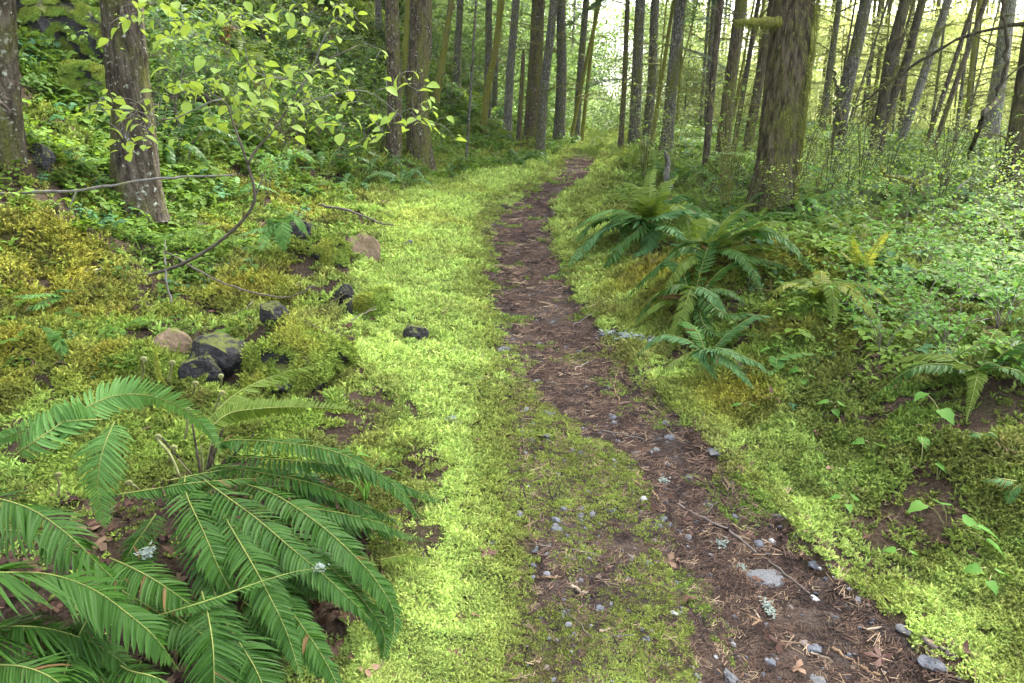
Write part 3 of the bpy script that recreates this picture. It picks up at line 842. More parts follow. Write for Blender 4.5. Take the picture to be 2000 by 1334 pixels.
def herb_mesh(seed, kind):
    rr = random.Random(seed); b = MB()
    nst = rr.randint(3, 5)
    for s_ in range(nst):
        a = rr.uniform(0, 6.283); h = rr.uniform(0.5, 1.1); o = Vector((math.cos(a), math.sin(a), 0)) * rr.uniform(0, 0.35)
        top = o + Vector((math.cos(a) * 0.35, math.sin(a) * 0.35, h))
        b.tube([o, o.lerp(top, 0.5) + Vector((0, 0, 0.05)), top], 0.012, 3, cap=False)
        k = 3 if kind == 'trefoil' else rr.randint(4, 7)
        for i in range(k):
            f = 1.0 if kind == 'trefoil' else 0.4 + 0.6 * i / (k - 1)
            c = o.lerp(top, f)
            az = a + (i * 2.094 if kind == 'trefoil' else i * 2.6) + rr.uniform(-.3, .3)
            L = (0.42 if kind == 'trefoil' else 0.36) * rr.uniform(0.7, 1.2)
            vs, fs = leaf_geo(L, L * (0.85 if kind == 'trefoil' else 0.55), 0.2, 0.25, 3, shape='round' if kind == 'trefoil' else 'ovate')
            mt = Matrix.Translation(c) @ Matrix.Rotation(az, 4, 'Z') @ Matrix.Rotation(rr.uniform(-0.35, 0.25), 4, 'Y') @ Matrix.Rotation(rr.uniform(-.3, .3), 4, 'X')
            b.add([mt @ v for v in vs], fs)
    return b.mesh('herb', M['leaf_i'], True)

def grass_mesh(seed):
    rr = random.Random(seed); b = MB()
    for i in range(12):
        a = rr.uniform(0, 6.283); L = rr.uniform(0.6, 1.2); d = Vector((math.cos(a), math.sin(a), 0)); s = Vector((-d.y, d.x, 0)) * 0.022
        o = d * rr.uniform(0, 0.12)
        p1 = o + d * 0.15 * L + Vector((0, 0, 0.5 * L)); p2 = o + d * 0.4 * L + Vector((0, 0, 0.8 * L)); p3 = o + d * 0.75 * L + Vector((0, 0, 0.75 * L))
        b.add([o - s, o + s, p1 + s, p1 - s, p2 + s * .8, p2 - s * .8, p3], [(0, 1, 2, 3), (3, 2, 4, 5), (5, 4, 6)])
    return b.mesh('grass', M['leaf_i'], True)

herbs = [herb_mesh(1, 'trefoil'), herb_mesh(2, 'trefoil'), herb_mesh(3, 'x'), herb_mesh(4, 'x'), herb_mesh(5, 'x'), grass_mesh(6)]
UN = 150000
x, y, r = polar(UN, 1.6, 45, R(52))
bl, wl, cl, cr, br = edges(y)
pt = fbm(x * 1.15, y * 1.15, 4, 101)
dl = bl - x; dr = x - br
dens = np.where(dl > 0, sstep(0.3, 2.4, dl) * sstep(2.6, 7.5, y) * (0.10 + 0.80 * sstep(0.42, 0.55, pt)),
        np.where(dr > 0, sstep(0.2, 1.9, dr) * (0.16 + 0.84 * sstep(1.8, 4.6, y + 0.9 * dr)) * (0.02 + 0.62 * sstep(0.46, 0.56, pt)), 0))
dens = np.where((dl > -0.5) & (dl < 0.0) & (y > 12), 0.25, dens)
k = rng.random(UN) < dens
x, y, r = x[k], y[k], r[k]; n = len(x)
f = fbm(x * 0.9, y * 0.9, 3, 103)[:, None]
g1 = np.array([0.060, 0.145, 0.022]); g2 = np.array([0.155, 0.245, 0.032]); g3 = np.array([0.07, 0.17, 0.07])
tint = (g1 * (1 - f) + g2 * f) * rng.uniform(0.7, 1.25, (n, 1))
bluey = (rng.random(n) < 0.08)[:, None]
tint = np.where(bluey, g3 * rng.uniform(0.8, 1.2, (n, 1)), tint)
bl = edges(y)[0]
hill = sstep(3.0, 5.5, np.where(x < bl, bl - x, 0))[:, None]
tint = tint * (1 - 0.5 * hill)  # shade of the upper hillside painted into the plant tint
rx, ry = slope_rot(x, y, 0.4)
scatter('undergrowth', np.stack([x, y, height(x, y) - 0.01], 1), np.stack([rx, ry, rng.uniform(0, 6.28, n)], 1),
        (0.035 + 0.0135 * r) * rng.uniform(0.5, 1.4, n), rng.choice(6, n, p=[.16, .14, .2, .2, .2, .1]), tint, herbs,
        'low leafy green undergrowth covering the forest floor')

# ------------------------------------------------------------------ ferns
def frond_data(P, width, pairs, up=Vector((0, 0, 1)), droop=0.25, base_bare=0.08, seed=0, rows=2, rach=0.004, sweep=0.35, wid=1.0, twist=0.0):
    rr = random.Random(seed)
    nS = pairs * 2 + 4
    pts = catmull(P, nS)
    lf = MB(); rc = MB()
    n0 = int(base_bare * nS)
    tot = sum((pts[i + 1] - pts[i]).length for i in range(nS - 1))
    sp = tot / (pairs + 2) * (1 - base_bare)
    prev = None
    for i in range(pairs):
        t_ = (i + 0.5) / pairs
        q = n0 + t_ * (nS - 2 - n0); j = int(q); fq = q - j
        c = pts[j].lerp(pts[j + 1], fq)
        tg = (pts[min(j + 2, nS - 1)] - pts[max(j - 1, 0)]).normalized()
        sd = tg.cross(up)
        if sd.length < 0.1: sd = tg.cross(Vector((0.2, 1, 0.1)))
        sd.normalize(); nm = sd.cross(tg).normalized()
        if twist:
            mt = Matrix.Rotation(twist * t_, 3, tg); sd = mt @ sd; nm = mt @ nm
        prof = min(1.0, 0.55 + t_ * 2.6) * (1 - t_ ** 2.6) ** 0.85 if t_ < 0.999 else 0.02
        sw_ = rach * 0.5
        k0 = lf.n; lf.add([c - sd * sw_, c + sd * sw_], [])
        if prev is not None:
            lf.f.append((prev, k0, k0 + 1, prev + 1)); lf.m.append(0)
        prev = k0
        for sgn in (-1, 1):
            L = width * prof * rr.uniform(0.86, 1.07)
            if L < 0.004 or rr.random() < 0.012: continue
            if rr.random() < 0.02: L *= rr.uniform(.3, .7)
            vv_ = rr.random()
            sw = sweep + 0.45 * t_ + rr.uniform(-0.06, 0.06)
            d = (sd * sgn * math.cos(sw) + tg * math.sin(sw) - nm * (droop + 0.12 * math.sin(i * .37 + seed) + rr.uniform(-0.13, 0.13))).normalized()
            acr = tg - d * tg.dot(d); acr.normalize()
            dn_ = d.cross(acr)
            if dn_.dot(nm) < 0: dn_ = -dn_
            tw = rr.uniform(-0.45, 0.45)
            acr = (acr + dn_ * tw).normalized()
            w_ = min(sp * 0.50, L * 0.15) * wid
            bend = 0.10 * L
            if rows == 2:
                o = c + tg * rr.uniform(-0.1, 0.1) * sp
                m1 = o + d * L * 0.35 + acr * 0.02 * L; m2 = o + d * L * 0.72 + acr * 0.06 * L - dn_ * bend * 0.5; tp = o + d * L + acr * 0.13 * L - dn_ * bend * 1.2
                v_ = [o - acr * w_ * 0.55, o, o + acr * w_ * 0.9, m1 - acr * w_, m1 - dn_ * 0.12 * w_ * 0, m1 + acr * w_,
                      m2 - acr * w_ * 0.72, m2, m2 + acr * w_ * 0.72, tp]
                v_[1] = v_[1] - dn_ * w_ * 0.3; v_[4] = v_[4] - dn_ * w_ * 0.35; v_[7] = v_[7] - dn_ * w_ * 0.25
                kb = lf.n; hub = k0 if sgn < 0 else k0 + 1
                lf.add(v_, [(0, 3, 4, 1), (1, 4, 5, 2), (3, 6, 7, 4), (4, 7, 8, 5), (6, 9, 7), (7, 9, 8)])
                lf.f += [(hub, kb, kb + 1), (hub, kb + 1, kb + 2)]; lf.m += [0, 0]
                lf.vary += [.5] * (len(lf.f) - 8 - len(lf.vary)) + [vv_] * 8
            else:
                m1 = c + d * L * 0.5; tp = c + d * L + acr * 0.1 * L - dn_ * bend
                kb = lf.n; hub = k0 if sgn < 0 else k0 + 1
                lf.add([c - acr * w_ * .6, c + acr * w_ * .8, m1 + acr * w_, m1 - acr * w_, tp], [(0, 1, 2, 3), (3, 2, 4)])
                lf.f.append((hub, kb, kb + 1)); lf.m.append(0)
                lf.vary += [.5] * (len(lf.f) - 3 - len(lf.vary)) + [vv_] * 3
    step = 2 if rows == 2 else 4
    pr = pts[::step] + [pts[-1]]
    rc.tube(pr, [rach * (1 - 0.8 * i / (len(pr) - 1)) for i in range(len(pr))], 5 if rows == 2 else 3)
    return lf, rc

def add_frond(root, P, width, pairs, mat, **kw):
    lf, rc = frond_data(P, width, pairs, **kw)
    o = lf.obj('frond', mat, root, False)
    rc.obj('midrib', M['rachis'], o)
    return o

# the large fern in the left foreground: sight lines and heights read off the photograph
hero_base = at(395, 945)
hero = thing('sword_fern', 'large dark green sword fern filling the lower left corner beside the mossy path edge', 'fern', hero_base)
def HP(pts):   # crop pixels of the lower left quarter -> points relative to the fern
    return [at(a * 0.475, 700 + b_ * 0.475, h) - hero_base for a, b_, h in pts]
HERO = [
    # points (x, y, height above the ground), leaflet length in pixels, pairs, material, droop
    ([(60, 400, .36), (150, 335, .44), (400, 178, .50), (570, 147, .50), (730, 195, .46), (850, 290, .38), (915, 395, .30)], 92, 46, 'fern_pale', .22),
    ([(470, 262, .48), (440, 330, .47), (410, 430, .42), (405, 560, .34), (440, 705, .24)], 128, 34, 'fern_pale', .10),
    ([(420, 250, .46), (240, 262, .44), (90, 300, .38), (-60, 352, .32)], 84, 30, 'fern_pale', .30),
    ([(860, 360, .30), (960, 335, .33), (1150, 345, .34), (1350, 375, .32), (1530, 455, .26), (1660, 565, .19), (1745, 690, .12)], 86, 48, 'fern', .22),
    ([(900, 400, .24), (1200, 420, .26), (1450, 450, .24), (1680, 530, .16), (1850, 610, .10)], 74, 40, 'fern', .25),
    ([(840, 500, .28), (890, 538, .30), (1050, 655, .29), (1200, 782, .25), (1320, 880, .20), (1450, 1000, .15), (1530, 1080, .10)], 118, 42, 'fern', .22),
    ([(960, 500, .24), (1130, 560, .27), (1290, 665, .27), (1420, 775, .24), (1540, 905, .19), (1620, 1050, .12), (1605, 1210, .06)], 100, 48, 'fern', .2),
    ([(760, 480, .26), (765, 555, .30), (840, 720, .27), (900, 862, .22), (975, 1005, .15)], 112, 34, 'fern', .15),
    ([(860, 540, .26), (930, 662, .27), (1030, 832, .25), (1100, 962, .22), (1180, 1130, .16), (1245, 1340, .08)], 122, 46, 'fern', .18),
    ([(640, 1060, .22), (760, 1025, .25), (900, 980, .26), (1080, 915, .25), (1250, 870, .22), (1400, 862, .18)], 42, 30, 'fern', .3),
    ([(-160, 560, .42), (0, 578, .44), (150, 632, .42), (300, 742, .36), (420, 862, .29), (530, 960, .22)], 150, 34, 'fern', .25),
    ([(-260, 900, .46), (-100, 885, .50), (0, 880, .50), (200, 887, .48), (380, 948, .42), (520, 1045, .35), (640, 1150, .27), (740, 1290, .18)], 205, 48, 'fern', .25),
    ([(420, 1010, .30), (350, 1090, .32), (300, 1200, .30), (255, 1330, .26), (235, 1450, .2)], 190, 34, 'fern', .2),
    ([(830, 960, .2), (858, 1070, .24), (876, 1190, .24), (880, 1330, .20), (875, 1450, .14)], 165, 34, 'fern', .2),
    ([(400, 1180, .2), (510, 1272, .24), (620, 1305, .22), (720, 1345, .18), (860, 1420, .1)], 90, 28, 'fern', .25),
    ([(450, 820, .22), (545, 862, .26), (650, 920, .25), (745, 985, .21), (920, 1110, .12)], 120, 30, 'fern', .2),
    ([(820, 330, .34), (930, 232, .36), (1050, 208, .34), (1200, 200, .30), (1400, 208, .24), (1565, 238, .16)], 58, 44, 'fern_olive', .55),
    ([(850, 260, .32), (960, 152, .34), (1090, 85, .32), (1220, 45, .28), (1330, 25, .22)], 62, 32, 'fern_olive', .25),
    ([(480, 560, .26), (640, 535, .29), (760, 516, .30), (900, 502, .29), (1040, 494, .27), (1180, 505, .22)], 62, 36, 'fern', .35),
    ([(1000, 540, .16), (1200, 600, .18), (1420, 640, .17), (1600, 690, .12), (1720, 760, .06)], 70, 34, 'fern', .3),
    ([(1150, 830, .10), (1280, 900, .13), (1400, 960, .12), (1500, 1050, .08)], 80, 26, 'fern', .25),
    ([(560, 900, .12), (700, 1040, .16), (850, 1150, .15), (1000, 1290, .10), (1080, 1370, .06)], 120, 32, 'fern', .2),
    ([(-120, 1120, .30), (60, 1100, .34), (240, 1120, .34), (420, 1190, .28), (600, 1330, .18)], 150, 36, 'fern', .25),
    ([(-140, 1290, .30), (0, 1260, .32), (140, 1280, .32), (260, 1350, .28), (330, 1460, .2)], 170, 30, 'fern', .25),
    ([(1180, 420, .16), (1260, 470, .20), (1300, 550, .18), (1290, 640, .12)], 52, 22, 'fern_blue', .2),
    ([(640, 640, .10), (600, 700, .13), (550, 770, .13), (500, 850, .10)], 90, 24, 'fern', .2),
    ([(1560, 830, .05), (1640, 815, .08), (1720, 815, .08), (1800, 850, .05)], 40, 22, 'fern_olive', .3),
    ([(1000, 1000, .10), (1120, 1080, .13), (1250, 1180, .12), (1340, 1330, .06)], 100, 28, 'fern', .2),
    ([(700, 500, .20), (850, 470, .22), (1000, 450, .21), (1120, 455, .17)], 56, 26, 'fern', .3),
]
for i, (pp, wpx, pr, mt, dr_) in enumerate(HERO):
    Pw = HP(pp)
    mid = Pw[len(Pw) // 2] + hero_base
    face = Vector((0, -1, .35)) if i in (0, 1, 2, 16) else Vector((0, 0, 1))
    add_frond(hero, Pw, wpx * 0.475 * pxsize(mid) * 1.16, int(pr * 1.45), M[mt], droop=dr_ * (.5 if i in (0, 1, 2) else 1), seed=i, base_bare=0.04, rach=0.0024, up=face)
    if mt == 'fern' and wpx > 65:       # a lower frond half hidden beneath it
        q_ = random.Random(i + 400); off = Vector((q_.uniform(-.14, .14), q_.uniform(-.12, .12), 0))
        P2 = [Vector((c.x, c.y, c.z - .05 - .5 * max(0, c.z) * .35)) + off * (k_ / (len(Pw) - 1) + .35) for k_, c in enumerate(Pw)]
        add_frond(hero, P2, wpx * 0.475 * pxsize(mid) * 1.05, int(pr * 1.3), M['fern'], droop=dr_, seed=i + 70, base_bare=0.04, rach=0.0022)
def fiddlehead(root, foot, top, r_, mat=None):
    b = MB()
    foot = Vector(foot); top = Vector(top); pts = [foot, foot.lerp(top, 0.5) + Vector((0.01, 0, 0.01)), top]
    pts = catmull(pts, 8)
    d = Vector((1, 0.2, 0)).normalized()
    rad = [0.0045] * 8
    c = top + d * r_
    for k in range(1, 15):
        a = math.pi - k * 0.55; q = r_ * (1 - k / 18)
        pts.append(c + d * math.cos(a) * q + Vector((0, 0, 1)) * math.sin(a) * q); rad.append(0.0045 * (1 - k / 24) + 0.001)
    b.tube(pts, rad, 6)
    return b.obj('fiddlehead', M['fiddle'], root)
for (fx, fy, tx, ty, h) in [(238, 570, 230, 480, .16), (740, 490, 640, 325, .34), (690, 430, 705, 370, .30), (868, 232, 905, 145, .42), (575, 560, 520, 515, .2), (790, 150, 795, 105, .40),
                            (905, 120, 900, 75, .38), (760, 330, 765, 215, .42), (690, 95, 700, 20, .55), (580, 90, 582, 5, .58)]:
    f_ = at(fx * .475, 700 + fy * .475, max(0, h - .12)) - hero_base; t_ = at(tx * .475, 700 + ty * .475, h) - hero_base
    fiddlehead(hero, f_, t_, 0.009)
for k in range(9):      # old brown stalks in the heart of the fern
    b = MB(); a = random.Random(k).uniform(0, 6.28); q = random.Random(k + 50).uniform(.05, .14)
    b.tube([(0.0, 0.0, -0.02), (math.cos(a) * q, math.sin(a) * q, .12), (math.cos(a) * q * 2, math.sin(a) * q * 2, .26)], [.006, .005, .003], 5)
    b.obj('stalk', M['bark_dark'] if k % 3 else M['fiddle'], hero)

def fern_thing(name, label, px, fronds, group=None, extra=0, ex_len=.6, ex_mat=('fern', 'fern_olive')):
    """fronds: (points (u, v, height)), leaflet px, pairs, material, droop"""
    base = at(*px)
    root = thing(name, label, 'fern', base, 0, group)
    for i, (pp, wpx, pr, mt, dr_) in enumerate(fronds):
        Pw = [at(u, v, h) - base for u, v, h in pp]
        mid = Pw[len(Pw) // 2] + base
        Pw = [Vector((0, 0, 0.0))] + Pw if (Pw[0]).length > 0.12 else Pw
        add_frond(root, Pw, wpx * pxsize(mid) * 1.2, int(pr * 1.6), M[mt], droop=dr_, seed=i + int(px[0]), base_bare=0.1, rach=0.003)
    q_ = random.Random(int(px[0]))
    for i in range(extra):          # the lower fronds of the clump
        a = 6.283 * i / extra + q_.uniform(-.3, .3); d_ = Vector((math.cos(a), math.sin(a), 0)); l = ex_len * q_.uniform(.75, 1.15)
        pz = lambda f, h: d_ * l * f + Vector((0, 0, ground(base.x + d_.x * l * f, base.y + d_.y * l * f) - base.z + h * l))
        add_frond(root, [Vector((0, 0, .02)), pz(.3, .34), pz(.65, .38), pz(1, .12)], 0.105 * l / .6, 36, M[q_.choice(ex_mat)], droop=.25, seed=i + 900, base_bare=.1, rach=.003)
    return root

fern_thing('sword_fern', 'blue green fern with four drooping fronds beside the brown rock', (548, 500), [
    ([(545, 440, .30), (510, 445, .30), (450, 465, .22)], 22, 22, 'fern_pale', .2),
    ([(540, 435, .34), (520, 455, .30), (505, 495, .16)], 22, 22, 'fern_pale', .1),
    ([(548, 432, .36), (552, 455, .32), (556, 498, .16)], 24, 22, 'fern_pale', .1),
    ([(560, 425, .36), (585, 432, .33), (602, 462, .22)], 20, 22, 'fern_pale', .2)])
fern_thing('sword_fern', 'dark sword fern with fronds spilling onto the right path edge at the bend', (1270, 455), [
    ([(1250, 430, .30), (1190, 440, .30), (1140, 480, .16), (1105, 528, .05)], 30, 30, 'fern_blue', .3),
    ([(1255, 425, .34), (1200, 420, .36), (1150, 440, .26), (1120, 480, .12)], 28, 30, 'fern', .3),
    ([(1260, 440, .26), (1225, 465, .22), (1195, 500, .12), (1175, 525, .04)], 26, 26, 'fern', .25),
    ([(1280, 425, .34), (1330, 410, .38), (1370, 415, .34), (1400, 440, .22)], 26, 28, 'fern_blue', .3),
    ([(1290, 440, .28), (1320, 450, .24), (1345, 470, .14)], 22, 22, 'fern_blue', .3),
    ([(1275, 450, .18), (1262, 480, .14), (1235, 505, .06)], 24, 22, 'fern_blue', .2),
    ([(1265, 400, .40), (1240, 365, .52), (1200, 350, .54)], 22, 26, 'fern_olive', .2),
    ([(1280, 400, .42), (1300, 360, .56), (1325, 345, .58)], 22, 26, 'fern_olive', .2),
    ([(1270, 400, .42), (1270, 350, .60), (1280, 320, .68)], 20, 24, 'fern_olive', .2),
    ([(1260, 405, .36), (1225, 385, .42), (1180, 385, .40)], 22, 24, 'fern_olive', .3)], extra=9, ex_len=.85, ex_mat=('fern', 'fern_pale', 'fern_olive'))
fern_thing('sword_fern', 'yellowish green sword fern on the golden mossy mound right of the path', (1390, 505), [
    ([(1400, 480, .18), (1440, 455, .28), (1490, 435, .34), (1530, 432, .32)], 26, 34, 'fern_olive', .25),
    ([(1405, 490, .16), (1460, 478, .22), (1530, 480, .20), (1570, 495, .12)], 22, 32, 'fern_olive', .35),
    ([(1395, 470, .22), (1410, 440, .34), (1440, 410, .42), (1480, 395, .44)], 22, 30, 'fern_olive', .2),
    ([(1405, 495, .12), (1450, 495, .14), (1520, 515, .10), (1560, 535, .05)], 20, 28, 'fern', .3),
    ([(1385, 480, .16), (1360, 465, .22), (1330, 470, .18)], 18, 22, 'fern_olive', .3),
    ([(1400, 470, .22), (1450, 440, .36), (1510, 415, .44), (1570, 420, .40)], 20, 28, 'fern', .25)], extra=8, ex_len=.7, ex_mat=('fern_olive', 'fern'))
fern_thing('sword_fern', 'mid green fern rooted in the red brown hollow under the golden mound', (1352, 600), [
    ([(1345, 560, .24), (1310, 560, .26), (1270, 590, .16), (1235, 640, .06)], 26, 28, 'fern', .25),
    ([(1352, 560, .26), (1340, 590, .22), (1318, 650, .10), (1310, 680, .04)], 24, 26, 'fern_olive', .2),
    ([(1360, 560, .24), (1395, 580, .22), (1420, 612, .12)], 24, 24, 'fern_blue', .25),
    ([(1365, 570, .2), (1410, 610, .2), (1465, 612, .16), (1510, 635, .08)], 22, 30, 'fern', .35),
    ([(1362, 590, .14), (1380, 640, .12), (1440, 650, .12), (1500, 655, .06)], 20, 28, 'fern', .3),
    ([(1350, 590, .14), (1335, 620, .10), (1290, 660, .05)], 20, 22, 'fern_olive', .3),
    ([(1345, 580, .18), (1300, 575, .2), (1255, 590, .14)], 18, 22, 'fern_dead', .3)], extra=7, ex_len=.5, ex_mat=('fern', 'fern_olive'))
fern_thing('sword_fern', 'pale blue green fern with long fronds drooping toward the path over bare soil', (1380, 700), [
    ([(1380, 685, .16), (1365, 690, .18), (1385, 712, .13), (1402, 748, .04)], 22, 26, 'fern_blue', .15),
    ([(1385, 680, .18), (1400, 690, .18), (1440, 720, .12), (1480, 768, .03)], 26, 32, 'fern_blue', .15),
    ([(1395, 680, .18), (1440, 692, .17), (1480, 710, .12), (1505, 732, .05)], 20, 26, 'fern_blue', .2),
    ([(1500, 725, .06), (1520, 700, .12), (1560, 690, .12), (1600, 692, .08)], 18, 22, 'fern_pale', .3),
    ([(1380, 685, .16), (1345, 690, .16), (1300, 720, .10), (1270, 752, .03)], 16, 24, 'fern_olive', .3)], extra=4, ex_len=.4, ex_mat=('fern_blue', 'fern_pale'))
fern_thing('sword_fern', 'small fern with two flat fronds lying on the moss at the far left', (100, 590), [
    ([(110, 575, .12), (60, 575, .14), (20, 580, .08)], 18, 22, 'fern_pale', .3),
    ([(105, 580, .10), (85, 592, .10), (60, 600, .05), (115, 612, .03)], 18, 22, 'fern_pale', .25),
    ([(110, 570, .14), (130, 565, .14), (155, 570, .10)], 14, 18, 'fern', .3)])
fern_thing('sword_fern', 'little green fern frond standing in golden moss above the foreground fern', (110, 690), [
    ([(105, 660, .12), (100, 645, .14), (75, 635, .12)], 16, 20, 'fern_pale', .3),
    ([(112, 665, .10), (120, 680, .08), (115, 712, .02)], 18, 20, 'fern_pale', .2)])
fern_thing('sword_fern', 'upright lime fern with ladder fronds among the shrubs on the right', (1690, 560), [
    ([(1692, 520, .18), (1705, 490, .32), (1728, 460, .46), (1745, 450, .5)], 16, 28, 'fern_yellow', .1),
    ([(1685, 520, .18), (1672, 490, .32), (1668, 465, .42)], 16, 26, 'fern_yellow', .1),
    ([(1688, 525, .16), (1655, 500, .26), (1640, 490, .28)], 14, 22, 'fern_yellow', .2),
    ([(1680, 520, .18), (1660, 470, .4), (1685, 440, .52)], 14, 24, 'fern_olive', .1)])
fern_thing('sword_fern', 'small blue green fern tip poking from the right edge moss', (1985, 955), [
    ([(1985, 940, .08), (1950, 935, .10), (1918, 938, .05)], 20, 22, 'fern_blue', .25),
    ([(1995, 945, .08), (1975, 960, .08), (1965, 985, .03)], 18, 18, 'fern_blue', .2)])
fern_thing('sword_fern', 'tiny blue green fern sprouting from moss at lower right', (1922, 868), [
    ([(1920, 850, .06), (1905, 845, .08), (1895, 850, .05)], 15, 14, 'fern_blue', .3),
    ([(1925, 850, .06), (1935, 845, .07), (1948, 852, .04)], 14, 14, 'fern_blue', .3)])
fern_thing('sword_fern', 'slender pale fern with fiddleheads standing behind the foreground fern', (335, 760), [
    ([(338, 720, .16), (345, 690, .30), (352, 660, .40)], 10, 26, 'fern_olive', .2),
    ([(280, 740, .16), (275, 705, .30), (272, 680, .40)], 8, 20, 'fern_olive', .2),
    ([(312, 735, .14), (305, 700, .28), (300, 672, .36)], 8, 20, 'fern_yellow', .2)])

def fern_proto(seed, nf, L, mat, rise=0.75, width=0.085, pairs=24, joined=False, dead=0):
    rr = random.Random(seed)
    parts = []; allb = MB()
    for i in range(nf):
        a = 2 * math.pi * i / nf + rr.uniform(-.3, .3); l = L * rr.uniform(0.7, 1.12); up_ = rise * rr.uniform(0.6, 1.25)
        d = Vector((math.cos(a), math.sin(a), 0)); s = Vector((-d.y, d.x, 0)) * rr.uniform(-.15, .15) * l
        zz = Vector((0, 0, 1))
        P = [d * .01, d * .22 * l + zz * .34 * l * up_, d * .55 * l + zz * .5 * l * up_ + s * .5, d * .82 * l + zz * .36 * l * up_ + s, d * l + zz * .10 * l * up_ + s * 1.4]
        lf, rc = frond_data(P, width * L / 0.7 * rr.uniform(.85, 1.1), pairs, droop=.25, seed=seed * 31 + i, rows=1, rach=.004 * L / .7, base_bare=.1, wid=1.15)
        lf.add(rc.v, rc.f, 1)
        if joined: allb.add(lf.v, [f for f in lf.f if True], 0)
        else: parts.append(lf.mesh('frond', [M['fern_dead'] if i < dead else mat, M['rachis']], False))
    if joined: return allb.mesh('sword_fern', mat, False)
    return parts

protos = [fern_proto(1, 10, .75, M['fern']), fern_proto(2, 9, .75, M['fern_olive'], .9), fern_proto(3, 11, .8, M['fern'], .65, dead=2), fern_proto(4, 9, .7, M['fern_blue'], .7), fern_proto(5, 9, .7, M['fern_pale'], .8)]
def put_fern(loc, k, s, rz, label, group=None, tilt=(0, 0)):
    r_ = thing('sword_fern', label, 'fern', loc, rz, group)
    r_.rotation_euler = (tilt[0], tilt[1], rz); r_.scale = (s, s, s)
    for me in protos[k]: link('frond', me, r_)
    return r_
rr = random.Random(5)
for (u, v, k, s, lab) in [
    (700, 372, 3, 1.05, 'dark fern with drooping fronds at the foot of the left bank'),
    (785, 366, 3, 1.1, 'blue green fern clump bordering the bright moss below the twin trunks'),
    (745, 345, 0, 1.1, 'dark green fern behind the ferns edging the left moss'),
    (1010, 330, 0, 1.3, 'bushy dark fern left of the path where it narrows'),
    (905, 262, 1, 1.3, 'yellowish fern drooping from the bank beside leaning mossy trunk'),
    (935, 255, 1, 1.4, 'olive fern on the bank just right of the leaning mossy trunk'),
    (1235, 330, 1, 1.2, 'tall olive fern behind the right bend of the path'),
    (1330, 365, 0, 1.1, 'green fern between the path bend and the great mossy trunk'),
    (1560, 420, 4, .9, 'pale fern at the right foot of the great mossy trunk'),
    (1610, 380, 1, 1.0, 'olive fern in brush right of the great mossy trunk'),
    (1180, 300, 1, 1.4, 'olive fern beside the distant path end'),
    (640, 335, 0, 1.2, 'dark fern in bright leaves left of the twin trunks'),
    (560, 330, 4, 1.0, 'pale green fern under the lime leaved sapling'),
    (455, 395, 4, .8, 'pale small fern behind the curved sapling stem'),
    (1290, 300, 0, 1.2, 'dark fern among thin trunks right of the path'),
    (900, 330, 1, .9, 'ochre green fern on the grassy bank left of the path'),
    (980, 275, 1, 1.2, 'olive fern under the broken snag'),
    (1420, 372, 2, 1.0, 'dark fern left of the great mossy trunk')]:
    put_fern(at(u, v), k, s, rr.uniform(0, 6.28), lab)
hill_lab = 'dark sword fern among many on the steep left hillside'
cnt = 0
for tries in range(600):
    u = rr.uniform(280, 900); v = rr.uniform(-40, 300)
    p = at(u, v)
    if p.y > 30 or p.y < 5: continue
    bl, wl, cl, cr, br = [float(q[0]) for q in edges(np.array([p.y]))]
    if bl - p.x < 2.0: continue
    put_fern(p, rr.choice([0, 0, 2, 2, 3, 1]), rr.uniform(.7, 1.25), rr.uniform(0, 6.28), hill_lab, 'sword ferns on the left hillside', (rr.uniform(-.1, .1), -0.35))
    cnt += 1
    if cnt >= 85: break
cnt = 0
for tries in range(300):
    u = rr.uniform(1200, 2050); v = rr.uniform(270, 470)
    p = at(u, v)
    if p.y > 26 or p.y < 6: continue
    br = float(edges(np.array([p.y]))[4][0])
    if p.x - br < 0.7: continue
    put_fern(p, rr.choice([1, 1, 0, 4]), rr.uniform(.55, .95), rr.uniform(0, 6.28), 'sword fern among the brush on the right of the path', 'sword ferns in the right brush')
    cnt += 1
    if cnt >= 26: break

